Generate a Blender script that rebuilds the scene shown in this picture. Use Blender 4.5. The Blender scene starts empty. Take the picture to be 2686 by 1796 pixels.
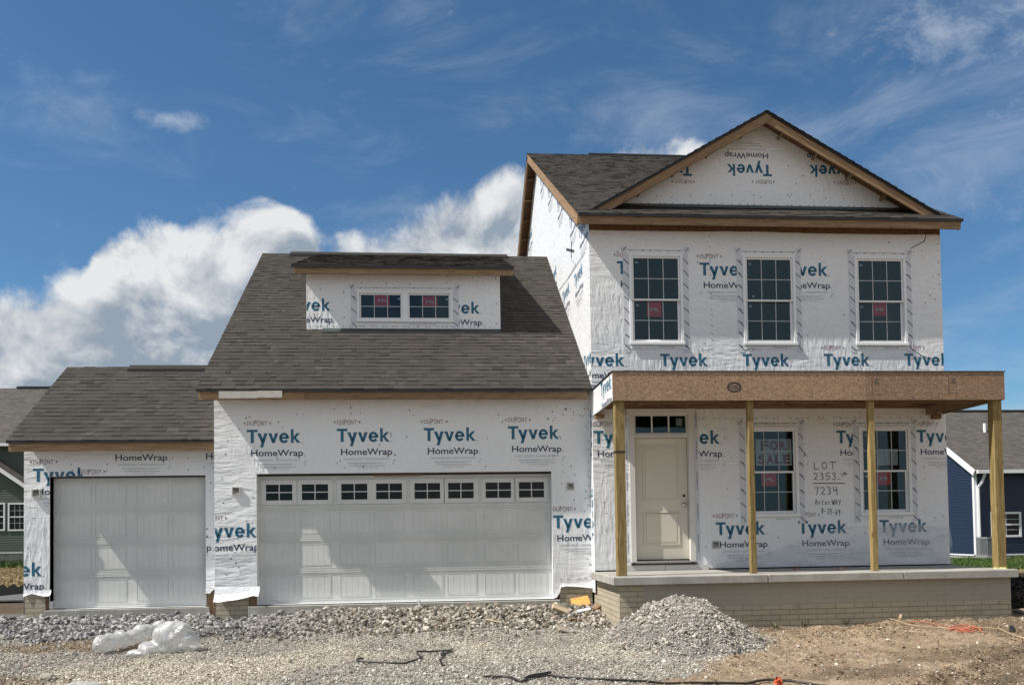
import bpy, bmesh, math, random
import numpy as np
from mathutils import Vector, Matrix, noise as mnoise
random.seed(7); rng = np.random.default_rng(11)
S = bpy.context.scene; COL = S.collection
R_ = math.radians

# ------------------------------------------------------------------ camera
W0, H0 = 2686, 1796                      # the photograph's size; pixel positions below refer to it
F0, PPY = 2300.4, 425.3
CAM = Vector((2.9361, -14.6724, 1.1156)); YAW, PIT, ROL = 0.08599, 0.03179, -0.01527
_fw = Vector((math.sin(YAW)*math.cos(PIT), math.cos(YAW)*math.cos(PIT), math.sin(PIT)))
_r0 = Vector((math.cos(YAW), -math.sin(YAW), 0)); _u0 = _r0.cross(_fw)
_r = math.cos(ROL)*_r0 + math.sin(ROL)*_u0; _u = -math.sin(ROL)*_r0 + math.cos(ROL)*_u0
cd = bpy.data.cameras.new('camera'); cam = bpy.data.objects.new('camera', cd); COL.objects.link(cam)
cd.sensor_width = 36; cd.lens = 36*F0/W0; cd.shift_y = PPY/W0; cd.clip_end = 5000
m = Matrix((_r, _u, -_fw)).transposed().to_4x4(); m.translation = CAM; cam.matrix_world = m
S.camera = cam

def ray(u, v): return _fw + _r*((u-W0/2)/F0) - _u*((v-H0/2-PPY)/F0)
def hit(u, v, n, d):
    n = Vector(n); q = ray(u, v); return CAM + q*((d-n.dot(CAM))/n.dot(q))
def aty(u, v, y): return hit(u, v, (0,1,0), y)
def atx(u, v, x): return hit(u, v, (1,0,0), x)
def atz(u, v, z): return hit(u, v, (0,0,1), z)

# ------------------------------------------------------------------ light
SUN_V = Vector((-4.4, -1.0, 5.7)).normalized()       # towards the sun
SUN_EL = math.asin(SUN_V.z); SUN_AZ = math.atan2(SUN_V.x, SUN_V.y)
sl = bpy.data.lights.new('sun', 'SUN'); sl.energy = 5.0; sl.angle = R_(0.5); sl.color = (1, .955, .89)
so = bpy.data.objects.new('sun', sl); COL.objects.link(so)
so.rotation_euler = SUN_V.to_track_quat('Z', 'Y').to_euler(); so.location = (-30, -10, 40)
S.view_settings.view_transform = 'Standard'; S.view_settings.look = 'None'
S.view_settings.exposure = 0.32; S.view_settings.gamma = 1
S.cycles.max_bounces = 8; S.cycles.transparent_max_bounces = 12
S.cycles.caustics_reflective = False; S.cycles.caustics_refractive = False

class NT:
    """small helper for node trees"""
    def __init__(s, tree): s.t = tree; s.n = tree.nodes; s.l = tree.links
    def a(s, typ, _in=None, **kw):
        nd = s.n.new(typ)
        for k, v in kw.items(): setattr(nd, k, v)
        for k, v in (_in or {}).items():
            if isinstance(v, bpy.types.NodeSocket): s.l.new(v, nd.inputs[k])
            else: nd.inputs[k].default_value = v
        return nd
    def m(s, op, a, b=0.0, c=None, clamp=False):
        d = {0: a, 1: b}
        if c is not None: d[2] = c
        nd = s.a('ShaderNodeMath', d, operation=op); nd.use_clamp = clamp; return nd.outputs[0]
    def mix(s, f, a, b):
        nd = s.a('ShaderNodeMix', data_type='RGBA')
        for i, v in ((0, f), (6, a), (7, b)):
            if isinstance(v, bpy.types.NodeSocket): s.l.new(v, nd.inputs[i])
            elif i == 0: nd.inputs[0].default_value = v
            else: nd.inputs[i].default_value = (*v, 1) if len(v) == 3 else v
        return nd.outputs[2]
    def noise(s, vec, scale, detail=3, rough=.55, dist=0.0, dim='3D'):
        d = {'Scale': scale, 'Detail': detail, 'Roughness': rough, 'Distortion': dist}
        if vec is not None: d['Vector'] = vec
        return s.a('ShaderNodeTexNoise', d, noise_dimensions=dim)
    def sstep(s, x, a, b):
        nd = s.a('ShaderNodeMapRange', {0: x, 1: a, 2: b, 3: 0.0, 4: 1.0}, interpolation_type='SMOOTHSTEP'); return nd.outputs[0]
    def map(s, vec, scale=(1,1,1), rot=(0,0,0), loc=(0,0,0)):
        return s.a('ShaderNodeMapping', {'Vector': vec, 'Scale': scale, 'Rotation': rot, 'Location': loc}).outputs[0]
    def ramp(s, f, pts):
        nd = s.a('ShaderNodeValToRGB', {0: f}); e = nd.color_ramp.elements
        while len(e) < len(pts): e.new(0.5)
        for q, (p, c) in zip(e, pts): q.position = p; q.color = (*c, 1)
        return nd.outputs[0]

# ------------------------------------------------------------------ sky
world = bpy.data.worlds.new('World'); S.world = world; world.use_nodes = True
w = NT(world.node_tree); w.n.clear()
SKY_STR = 0.12; CW = 5.9      # background strength; how bright a white cloud is before it
sky = w.a('ShaderNodeTexSky', sky_type='NISHITA'); sky.sun_disc = False
sky.sun_elevation = SUN_EL; sky.sun_rotation = SUN_AZ % (2*math.pi); sky.altitude = 200
sky.air_density = 1.0; sky.dust_density = 0.4; sky.ozone_density = 3.0
tc = w.a('ShaderNodeTexCoord').outputs['Generated']
sx = w.a('ShaderNodeSeparateXYZ', {0: tc})
az = w.m('ARCTAN2', sx.outputs[0], sx.outputs[1]); el = w.m('ARCSINE', sx.outputs[2])
AZ0, AZ1, EL1 = -0.85, 0.95, 0.7
def azel(u, v):
    q = ray(u, v).normalized(); return math.atan2(q.x, q.y), math.asin(q.z)
# top line of the cumulus bank over the houses
bank = [(-900, 900), (-500, 860), (-200, 820), (0, 800), (110, 790), (215, 745), (250, 640), (330, 585), (430, 590), (560, 590), (700, 575), (780, 585), (815, 615), (845, 655), (868, 655), (890, 630),
        (1000, 590), (1130, 525), (1210, 470), (1290, 410), (1330, 400), (1370, 420), (1460, 470), (1540, 420), (1620, 440), (1690, 405), (1760, 395), (1850, 430), (2000, 560), (2200, 700), (2480, 960),
        (2686, 1020), (3100, 1000), (3600, 900)]
fc = w.a('ShaderNodeFloatCurve', {1: w.m('DIVIDE', w.m('SUBTRACT', az, AZ0), AZ1-AZ0)})
cv = fc.mapping.curves[0]
pts = []
for u, v in bank:
    a, e = azel(u, v); pts.append(((a-AZ0)/(AZ1-AZ0), max(0.0, e/EL1)))
pts = [p for p in pts if 0.0 <= p[0] <= 1.0]
cv.points[0].location = (0, pts[0][1]); cv.points[1].location = (1, pts[-1][1])
for p in pts: cv.points.new(*p)
for p in cv.points: p.handle_type = 'VECTOR'
fc.mapping.update()
top = w.m('MULTIPLY', fc.outputs[0], EL1)
dirv = w.map(tc, scale=(1, 1, 1.25))
warp = w.noise(dirv, 3.0, 4)
def cloud_field(vec):
    n1 = w.noise(vec, 8.0, 14, .60, .35).outputs[0]
    vor = w.a('ShaderNodeTexVoronoi', {'Vector': w.a('ShaderNodeMix', {0: .04, 4: vec, 5: w.noise(vec, 22, 4).outputs[1]}, data_type='VECTOR').outputs[1], 'Scale': 16.0}, feature='SMOOTH_F1').outputs[0]
    return w.m('SUBTRACT', w.m('MULTIPLY_ADD', n1, 1.0, .15), w.m('MULTIPLY', vor, .33))
f0 = cloud_field(dirv)
off = SUN_V*0.022 + Vector((0, 0, .012))
f1 = cloud_field(w.a('ShaderNodeVectorMath', {0: dirv, 1: (off.x, off.y, off.z)}, operation='ADD').outputs[0])
depth = w.m('SUBTRACT', top, el)
edge = w.m('ADD', w.m('MULTIPLY_ADD', depth, 24.0, .02), w.m('MULTIPLY', w.m('SUBTRACT', f0, .5), 3.4))
front = w.sstep(sx.outputs[1], .15, .35)
dens = w.m('MULTIPLY', w.sstep(edge, -.10, .55), front)
# breaks of blue low in the bank
brk = w.sstep(w.noise(w.map(tc, scale=(1, 1, 2.6), loc=(.3, .1, .7)), 4.2, 6, .55).outputs[0], .40, .56)
low = w.sstep(depth, .06, .2)
dens = w.m('MULTIPLY', dens, w.m('SUBTRACT', 1.0, w.m('MULTIPLY', low, w.m('SUBTRACT', .75, w.m('MULTIPLY', brk, .75)))))
lit = w.m('ADD', w.m('MULTIPLY', w.m('SUBTRACT', f0, f1), 4.2), w.m('SUBTRACT', .82, w.m('MULTIPLY', depth, 5.5)), clamp=True)
ccol = w.mix(lit, (.34*CW, .41*CW, .50*CW), (.90*CW, .92*CW, .935*CW))
# thin high cloud: wisps, mostly to the right
cir = w.noise(w.map(tc, scale=(2.2, 1, 6.0), rot=(0, .5, 0)), 2.6, 9, .62, .6).outputs[0]
a1, e1 = azel(2500, 90); a2, e2 = azel(440, 310); a3, e3 = azel(2650, 420)
def blob(a, e, wa, we):
    da = w.m('DIVIDE', w.m('SUBTRACT', az, a), wa); de = w.m('DIVIDE', w.m('SUBTRACT', el, e), we)
    return w.m('SUBTRACT', 1.0, w.m('SQRT', w.m('ADD', w.m('MULTIPLY', da, da), w.m('MULTIPLY', de, de))), clamp=True)
wn = w.noise(w.map(tc, scale=(1, 1, 1.7), rot=(0, .2, 0)), 15, 10, .66, .3).outputs[0]
wisp = w.m('ADD', w.m('ADD', w.m('MULTIPLY', blob(a1, e1, .15, .06), 1.25), w.m('MULTIPLY', blob(a2, e2, .062, .019), 1.3)), w.m('MULTIPLY', blob(a3, e3, .14, .12), .7))
wispd = w.m('MULTIPLY', w.sstep(w.m('ADD', w.m('MULTIPLY', wisp, .30), w.m('SUBTRACT', wn, .5)), .10, .5), .46)
veil = w.m('MULTIPLY', w.sstep(w.m('ADD', cir, w.m('MULTIPLY', az, .12)), .46, .9), .30)
thin = w.m('MAXIMUM', wispd, veil)
# unseen cloud added behind the camera, set to fill the shaded fronts
rear = w.sstep(w.m('MULTIPLY', sx.outputs[1], -1.0), -.25, .1)
rn = w.noise(tc, 2.3, 7, .55).outputs[0]
rd = w.m('MULTIPLY', w.m('MULTIPLY', w.sstep(rn, .38, .58), .85), rear)
skyc = w.a('ShaderNodeMix', {0: 1.0, 6: sky.outputs[0], 7: (.42, .605, .69, 1)}, data_type='RGBA', blend_type='MULTIPLY').outputs[2]
c = w.mix(thin, skyc, (.80*CW, .86*CW, .93*CW))
c = w.mix(rd, c, (.72*CW, .725*CW, .73*CW))
c = w.mix(dens, c, ccol)
bg = w.a('ShaderNodeBackground', {0: c, 1: SKY_STR}); w.a('ShaderNodeOutputWorld', {0: bg.outputs[0]})

# ------------------------------------------------------------------ mesh helpers
class MB:
    def __init__(s, *mats): s.v = []; s.f = []; s.mi = []; s.uv = []; s.t = []; s.mats = list(mats); s.holes = []; s.half = []
    def mat(s, m):
        if m is None: return 0
        if isinstance(m, int): return m
        if m not in s.mats: s.mats.append(m)
        return s.mats.index(m)
    def poly(s, ps, m=None, t=None, uv=None):
        b = len(s.v); s.v += [tuple(p) for p in ps]; s.f.append(tuple(range(b, b+len(ps)))); s.mi.append(s.mat(m))
        s.t.append(random.random() if t is None else t)
        if uv is None:
            p = [Vector(q) for q in ps]; n = (p[1]-p[0]).cross(p[-1]-p[0]); ax = max(range(3), key=lambda i: abs(n[i]))
            o = [(1,2),(0,2),(0,1)][ax]; uv = [(q[o[0]], q[o[1]]) for q in p]
        s.uv.append(uv)
    def box(s, x0, x1, y0, y1, z0, z1, m=None, t=None, along=None):
        s.bar((0,0,0), None, ((x0,y0,z0),(x1,y0,z0),(x1,y1,z0),(x0,y1,z0),(x0,y0,z1),(x1,y0,z1),(x1,y1,z1),(x0,y1,z1)), m, t)
    def bar(s, a, b, c8=None, m=None, t=None):
        t = random.random() if t is None else t
        c8 = [Vector(q) for q in c8]; off = random.random()*7
        d = [(c8[1]-c8[0]).length, (c8[3]-c8[0]).length, (c8[4]-c8[0]).length]; L = d.index(max(d))
        e = [(c8[1]-c8[0]), (c8[3]-c8[0]), (c8[4]-c8[0])]; e = [q.normalized() if q.length > 0 else q for q in e]
        for f in ((0,1,5,4),(1,2,6,5),(2,3,7,6),(3,0,4,7),(4,5,6,7),(3,2,1,0)):
            uv = [((c8[i]-c8[0]).dot(e[L])+off, (c8[i]-c8[0]).dot(e[(L+1)%3])+1.3*(c8[i]-c8[0]).dot(e[(L+2)%3])+off) for i in f]
            s.poly([c8[i] for i in f], m, t, uv)
    def beam(s, p0, p1, w, h, up=(0,0,1), m=None, t=None, lift=0.0):
        """box from p0 to p1, w wide, h high; its top centre line is p0-p1 (lift raises it)"""
        p0, p1 = Vector(p0), Vector(p1); d = (p1-p0).normalized(); side = d.cross(Vector(up)).normalized(); u = side.cross(d)
        a = side*(w/2); q = [p0-a+u*(lift-h), p1-a+u*(lift-h), p1+a+u*(lift-h), p0+a+u*(lift-h), p0-a+u*lift, p1-a+u*lift, p1+a+u*lift, p0+a+u*lift]
        s.bar(None, None, q, m, t)
    def tube(s, pts, r, n=6, m=None, t=.5, cap=True):
        pts = [Vector(p) for p in pts]; rings = []
        prev = None
        for i, p in enumerate(pts):
            d = (pts[min(i+1, len(pts)-1)]-pts[max(i-1, 0)]).normalized()
            a = d.cross(Vector((0,0,1)) if abs(d.z) < .9 else Vector((1,0,0))).normalized()
            if prev is not None and a.dot(prev) < 0: a = -a
            prev = a; b = d.cross(a); rr = r[i] if isinstance(r, (list, tuple)) else r
            rings.append([p+(a*math.cos(k*2*math.pi/n)+b*math.sin(k*2*math.pi/n))*rr for k in range(n)])
        for i in range(len(rings)-1):
            for k in range(n):
                s.poly([rings[i][k], rings[i][(k+1)%n], rings[i+1][(k+1)%n], rings[i+1][k]], m, t, [(0,0),(1,0),(1,1),(0,1)])
        if cap: s.poly(rings[0][::-1], m, t); s.poly(rings[-1], m, t)
    def disc(s, c, ax, r, n=8, m=None, t=.5):
        c = Vector(c); ax = Vector(ax).normalized(); a = ax.cross(Vector((0,0,1)) if abs(ax.z) < .9 else Vector((1,0,0))).normalized(); b = ax.cross(a)
        s.poly([c+(a*math.cos(k*2*math.pi/n)+b*math.sin(k*2*math.pi/n))*r for k in range(n)], m, t)
    def build(s, name, parent=None, smooth=False, bevel=0):
        o0 = Vector((0,0,0)); q = parent
        while q is not None: o0 += q.location; q = q.parent
        me = bpy.data.meshes.new(name)
        me.from_pydata([(x-o0.x, y-o0.y, z-o0.z) for x, y, z in s.v], [], s.f)
        for m in s.mats: me.materials.append(m)
        me.polygons.foreach_set('material_index', s.mi)
        at = me.attributes.new('tint', 'FLOAT', 'FACE'); at.data.foreach_set('value', s.t)
        ul = me.uv_layers.new(name='UVMap'); ul.data.foreach_set('uv', [c for f in s.uv for p in f for c in p])
        if smooth or bevel:
            bm = bmesh.new(); bm.from_mesh(me); bmesh.ops.remove_doubles(bm, verts=bm.verts, dist=1e-5)
            if bevel: bmesh.ops.bevel(bm, geom=[e for e in bm.edges if len(e.link_faces) == 2 and e.calc_face_angle(0) > .5], offset=bevel, segments=1, affect='EDGES')
            bm.to_mesh(me); bm.free()
            if smooth: me.polygons.foreach_set('use_smooth', [True]*len(me.polygons))
        me.update()
        o = bpy.data.objects.new(name, me); COL.objects.link(o)
        if parent is not None: o.parent = parent
        return o

def empty(name, loc, label, cat, group=None):
    o = bpy.data.objects.new(name, None); o.location = loc; COL.objects.link(o); o.empty_display_size = .2
    return tag(o, label, cat, group)
def tag(o, label=None, cat=None, group=None, kind=None):
    if label: o['label'] = label
    if cat: o['category'] = cat
    if group: o['group'] = group
    if kind: o['kind'] = kind
    return o

# ------------------------------------------------------------------ materials
def mat(name, fn=None, base=(.5,.5,.5), rough=.6, spec=.5, metal=0.0):
    m = bpy.data.materials.new(name); m.use_nodes = True; k = NT(m.node_tree); b = k.n['Principled BSDF']
    b.inputs['Base Color'].default_value = (*base, 1); b.inputs['Roughness'].default_value = rough
    b.inputs['Specular IOR Level'].default_value = spec; b.inputs['Metallic'].default_value = metal
    if fn: fn(k, b)
    return m
def uvof(k): return k.a('ShaderNodeUVMap', uv_map='UVMap').outputs[0]
def tint(k): return k.a('ShaderNodeAttribute', attribute_name='tint').outputs['Fac']
def objc(k): return k.a('ShaderNodeTexCoord').outputs['Object']
def bump(k, b, h, strength, dist): k.l.new(k.a('ShaderNodeBump', {'Height': h, 'Strength': strength, 'Distance': dist}).outputs[0], b.inputs['Normal'])
def col(k, b, c): k.l.new(c, b.inputs['Base Color'])

def wrap_bump(k, b, amt=1.0):
    p = objc(k)
    # long pulled creases in several directions, fine crinkle and slow billows
    wv = k.noise(p, 1.1, 2).outputs[1]
    q = k.a('ShaderNodeMix', {0: .16, 4: p, 5: wv}, data_type='VECTOR').outputs[1]
    cr1 = k.noise(k.map(q, scale=(7, 7, 1.6), rot=(0, -.6, 0)), 1.5, 3, .5).outputs[0]
    cr2 = k.noise(k.map(q, scale=(1.7, 3, 7), rot=(0, .55, 0)), 1.4, 3, .5).outputs[0]
    ridg = lambda n: k.m('SUBTRACT', 1.0, k.m('ABSOLUTE', k.m('MULTIPLY_ADD', n, 2.6, -1.3)))
    msk = k.sstep(k.noise(p, .55, 2).outputs[0], .36, .62)
    h = k.m('ADD', k.m('MULTIPLY', ridg(cr1), k.m('MULTIPLY', msk, .55)), k.m('MULTIPLY', ridg(cr2), k.m('MULTIPLY', k.m('SUBTRACT', 1.0, msk), .5)))
    fine = k.noise(p, 26, 5, .6).outputs[0]
    h = k.m('ADD', h, k.m('MULTIPLY', fine, .07))
    h = k.m('ADD', h, k.m('MULTIPLY', k.noise(p, 2.2, 2).outputs[0], .8))
    bump(k, b, h, .75*amt, .034)
def f_wrap(k, b):
    p = objc(k); wrap_bump(k, b)
    a = k.noise(p, 34, 4, .7).outputs[0]; d = k.noise(p, 1.3, 4, .6).outputs[0]
    c = k.mix(k.sstep(a, .3, .75), (.735,.745,.76), (.82,.828,.835))
    c = k.mix(k.m('MULTIPLY', k.sstep(d, .5, .8), .28), c, (.66,.66,.66)); col(k, b, c)
WRAP = mat('house_wrap', f_wrap, rough=.42, spec=.45)
def ink(name, c, rough=.45, fade=.25):
    def f(k, b):
        wrap_bump(k, b); n = k.noise(objc(k), 30, 4, .7).outputs[0]
        col(k, b, k.mix(k.m('MULTIPLY', k.sstep(n, .45, .75), fade), c, (.6,.62,.65)))
    return mat(name, f, rough=rough, spec=.4)
BLUE = ink('blue_ink', (.010,.115,.20), fade=.12); NAVY = ink('navy_ink', (.02,.036,.08), fade=.1); RED = ink('red_ink', (.27,.16,.16), fade=.4)
GREY = ink('grey_ink', (.42,.43,.45), fade=.6); BLACK = mat('marker_ink', base=(.02,.02,.022), rough=.5)
DOT = mat('fastener_cap', base=(.05,.05,.055), rough=.5)
def f_tape(k, b):
    n = k.noise(objc(k), 40, 3).outputs[0]; col(k, b, k.mix(n, (.55,.56,.60), (.68,.69,.73))); bump(k, b, k.noise(objc(k), 14, 4).outputs[0], .3, .01)
TAPE = mat('flashing_tape', f_tape, rough=.45)
def f_wood(k, b, ca=(.185,.115,.065), cb=(.325,.215,.125), knot=.9):
    u = uvof(k); t = tint(k)
    q = k.map(u, scale=(1.1, 13, 1)); q = k.a('ShaderNodeVectorMath', {0: q, 1: k.a('ShaderNodeCombineXYZ', {0: k.m('MULTIPLY', t, 31.), 1: k.m('MULTIPLY', t, 17.)}).outputs[0]}, operation='ADD').outputs[0]
    g = k.noise(q, 2.2, 6, .62, 1.1).outputs[0]
    ring = k.m('FRACT', k.m('MULTIPLY', k.noise(k.map(q, scale=(.35, .5, 1)), 1.3, 2, .5, .5).outputs[0], 14.))
    c = k.mix(k.sstep(g, .32, .68), ca, cb); c = k.mix(k.m('MULTIPLY', k.sstep(ring, .75, 1.), .35), c, tuple(x*.62 for x in ca))
    vo = k.a('ShaderNodeTexVoronoi', {'Vector': k.map(u, scale=(1.5, 6.5, 1)), 'Scale': 1.35, 'Randomness': 1.0}).outputs[0]
    kn = k.m('MULTIPLY', k.m('SUBTRACT', 1.0, k.sstep(vo, .035, .14)), knot)
    c = k.mix(kn, c, (.075,.04,.022))
    hs = k.a('ShaderNodeHueSaturation', {'Hue': .5, 'Saturation': 1.0, 'Value': k.m('MULTIPLY_ADD', t, .35, .82), 'Color': c}); col(k, b, hs.outputs[0])
    bump(k, b, g, .25, .004)
WOOD = mat('raw_lumber', f_wood, rough=.75, spec=.25)
TREATED = mat('treated_lumber', lambda k, b: f_wood(k, b, (.20,.135,.05), (.35,.265,.115), .8), rough=.75, spec=.25)
PALEWOOD = mat('pale_lumber', lambda k, b: f_wood(k, b, (.42,.32,.2), (.62,.5,.34), .5), rough=.75, spec=.25)
def f_osb(k, b, ca=(.22,.14,.09), cb=(.43,.29,.19)):
    u = uvof(k); t = tint(k)
    v1 = k.a('ShaderNodeTexVoronoi', {'Vector': k.a('ShaderNodeMix', {0: .05, 4: k.map(u, scale=(34, 80, 1), rot=(0,0,.3)), 5: k.noise(u, 9, 3).outputs[1]}, data_type='VECTOR').outputs[1], 'Scale': 1.0})
    v2 = k.a('ShaderNodeTexVoronoi', {'Vector': k.map(u, scale=(75, 30, 1), rot=(0,0,.9)), 'Scale': 1.0})
    h1 = k.a('ShaderNodeSeparateColor', {0: v1.outputs[1]}).outputs[0]; h2 = k.a('ShaderNodeSeparateColor', {0: v2.outputs[1]}).outputs[0]
    f = k.m('MULTIPLY_ADD', h1, .6, k.m('MULTIPLY', h2, .4)); f = k.m('ADD', f, k.m('MULTIPLY_ADD', t, .5, -.25))
    c = k.mix(k.sstep(f, .1, .9), ca, cb); c = k.mix(k.m('MULTIPLY', k.sstep(k.noise(u, 2.3, 4).outputs[0], .5, .8), .3), c, (.20,.15,.115)); col(k, b, c)
    bump(k, b, f, .3, .003)
OSB = mat('strand_board', f_osb, rough=.7, spec=.25)
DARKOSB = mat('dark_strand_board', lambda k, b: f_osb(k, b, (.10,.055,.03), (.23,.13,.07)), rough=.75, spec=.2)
def f_shingle(k, b):
    u = uvof(k); t = tint(k)
    c = k.ramp(t, [(0, (.034,.030,.027)), (.35, (.050,.045,.039)), (.7, (.064,.057,.049)), (1, (.086,.077,.066))])
    g = k.noise(u, 320, 3, .8).outputs[0]; big = k.noise(u, .9, 3).outputs[0]
    hs = k.a('ShaderNodeHueSaturation', {'Value': k.m('ADD', k.m('MULTIPLY_ADD', g, .9, .45), k.m('MULTIPLY_ADD', big, .3, -.15)), 'Color': c}); col(k, b, hs.outputs[0])
    bump(k, b, g, .5, .004)
SHINGLE = mat('asphalt_shingle', f_shingle, rough=.9, spec=.2)
BLACKTRIM = mat('black_drip_edge', base=(.012,.012,.013), rough=.5)
def f_vinyl(k, b): col(k, b, k.mix(k.noise(objc(k), 3, 4).outputs[0], (.76,.77,.77), (.83,.83,.83)))
VINYL = mat('white_vinyl', f_vinyl, rough=.35, spec=.45)
MUNTIN = mat('grille_bar', base=(.45,.47,.48), rough=.4)
def f_gdoor(k, b):
    n = k.noise(objc(k), 2.0, 5, .6).outputs[0]; col(k, b, k.mix(k.sstep(n, .35, .7), (.60,.605,.585), (.66,.662,.64)))
    bump(k, b, k.noise(k.map(objc(k), scale=(6, 1, 160)), 3.0, 2).outputs[0], .06, .002)
GDOOR = mat('garage_door_paint', f_gdoor, rough=.42, spec=.4)
FDOOR = mat('front_door_paint', lambda k, b: col(k, b, k.mix(k.noise(objc(k), 2.5, 4).outputs[0], (.63,.58,.48), (.68,.63,.53))), rough=.4, spec=.4)
JAMB = mat('primed_jamb', base=(.66,.64,.60), rough=.5)
def f_glass(k, b):
    k.n.remove(b); out = k.n['Material Output']
    fr = k.a('ShaderNodeFresnel', {0: 1.62}).outputs[0]
    tr = k.a('ShaderNodeBsdfTransparent', {0: (.80,.84,.86,1)}); gl = k.a('ShaderNodeBsdfGlossy', {0: (.55,.85,1,1), 'Roughness': .015})
    nb = k.a('ShaderNodeBump', {'Height': k.noise(objc(k), 1.4, 2).outputs[0], 'Strength': .10, 'Distance': .03}).outputs[0]; k.l.new(nb, gl.inputs['Normal'])
    mx = k.a('ShaderNodeMixShader', {0: fr, 1: tr.outputs[0], 2: gl.outputs[0]}); k.l.new(mx.outputs[0], out.inputs[0])
GLASS = mat('window_glass', f_glass)
BLKGLASS = mat('dark_acrylic', base=(.004,.004,.005), rough=.12, spec=.3)
STICK = mat('red_sticker', base=(.80,.03,.075), rough=.5); WHITE = mat('white_print', base=(.85,.85,.85), rough=.5); PAPER = mat('paper', base=(.62,.68,.66), rough=.6)
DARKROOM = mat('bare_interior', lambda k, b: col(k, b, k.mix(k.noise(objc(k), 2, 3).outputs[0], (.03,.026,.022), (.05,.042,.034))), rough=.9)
def f_conc(k, b, ca=(.29,.275,.245), cb=(.42,.405,.37), bs=.25):
    p = objc(k); n = k.noise(p, 3.1, 8, .65).outputs[0]; f = k.noise(p, 60, 4, .7).outputs[0]
    c = k.mix(k.sstep(n, .3, .72), ca, cb); c = k.mix(k.m('MULTIPLY', k.sstep(f, .55, .8), .35), c, tuple(x*.6 for x in ca)); col(k, b, c)
    bump(k, b, k.m('ADD', f, n), bs, .006)
CONC = mat('concrete', f_conc, rough=.85, spec=.3)
def f_brickconc(k, b, strong=1.0):
    u = uvof(k)
    br = k.a('ShaderNodeTexBrick', {'Vector': u, 'Color1': (.40,.35,.26,1), 'Color2': (.45,.395,.295,1), 'Mortar': (.25,.225,.175,1), 'Scale': 1.0, 'Mortar Size': .006, 'Mortar Smooth': .25, 'Bias': 0., 'Brick Width': .285, 'Row Height': .078})
    n = k.noise(objc(k), 4, 6, .65).outputs[0]; f = k.noise(objc(k), 45, 4, .7).outputs[0]
    flat = k.mix(n, (.31,.285,.235), (.40,.37,.31))
    c = k.mix(strong*.9+.1, flat, br.outputs[0]); c = k.mix(k.m('MULTIPLY', k.sstep(n, .52, .75), .45), c, (.20,.18,.145)); col(k, b, c)
    h = k.m('SUBTRACT', k.m('MULTIPLY', f, .35), br.outputs[1]); bump(k, b, h, .75*strong+.12, .008)
BRICKC = mat('brick_form_concrete', f_brickconc, rough=.9, spec=.2)
SMOOTHC = mat('smooth_form_concrete', lambda k, b: f_brickconc(k, b, .12), rough=.9, spec=.2)
METAL = mat('satin_nickel', base=(.5,.48,.45), rough=.3, metal=1.0)
GALV = mat('galvanised_metal', base=(.5,.51,.52), rough=.5, metal=.6)
def f_siding(ca, cb):
    return lambda k, b: col(k, b, k.mix(k.noise(k.map(objc(k), scale=(.5,.5,3)), 2, 4).outputs[0], ca, cb))
NAVYS = mat('navy_siding', f_siding((.012,.022,.048), (.017,.030,.064)), rough=.5, spec=.35)
GREENS = mat('green_siding', f_siding((.085,.105,.088), (.11,.13,.11)), rough=.55, spec=.3)
def f_farroof(k, b):
    u = uvof(k); br = k.a('ShaderNodeTexBrick', {'Vector': u, 'Color1': (.055,.05,.046,1), 'Color2': (.12,.108,.096,1), 'Mortar': (.03,.03,.03,1), 'Scale': 1., 'Mortar Size': .008, 'Brick Width': .3, 'Row Height': .14})
    n = k.noise(u, 9, 4, .7).outputs[0]; col(k, b, k.mix(k.m('MULTIPLY', n, .7), br.outputs[0], (.10,.092,.083)))
FARROOF = mat('weathered_shingle', f_farroof, rough=.9, spec=.2)
STONEV = mat('stone_veneer', lambda k, b: col(k, b, k.mix(k.noise(objc(k), 5, 3).outputs[0], (.3,.29,.27), (.62,.6,.57))), rough=.8)

# ------------------------------------------------------------------ lettering
_tc = {}
def _logo():
    P = [[(683,893),(898,893),(898,843),(683,843)], [(760,1115),(822,1115),(822,893),(760,893)], [(890,915),(957,915),(1018,1075),(976,1118)], [(1030,915),(1095,915),(1005,1203),(945,1203)],
         [(1110,915),(1175,915),(1237,1115),(1185,1115)], [(1245,915),(1310,915),(1237,1115),(1198,1080)], [(1562,1115),(1617,1115),(1617,833),(1562,833)], [(1617,1020),(1617,985),(1680,915),(1745,915),(1660,1012)], [(1617,1020),(1655,995),(1757,1115),(1688,1115)],
         [(1350,1032),(1522,1032),(1522,990),(1350,990)]]
    for k in range(22):
        a, b = [math.radians(4+q*322/22) for q in (k, k+1)]; e = lambda t, r: (1424+(98-r)*math.cos(t), 1013-(108-r)*math.sin(t))
        P.append([e(a, 0), e(b, 0), e(b, 54), e(a, 54)])
    vs, fs = [], []
    for p in P: fs.append(tuple(range(len(vs), len(vs)+len(p)))); vs += [((x-683)/1074, (1203-y)/370) for x, y in p]
    return vs, fs
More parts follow.
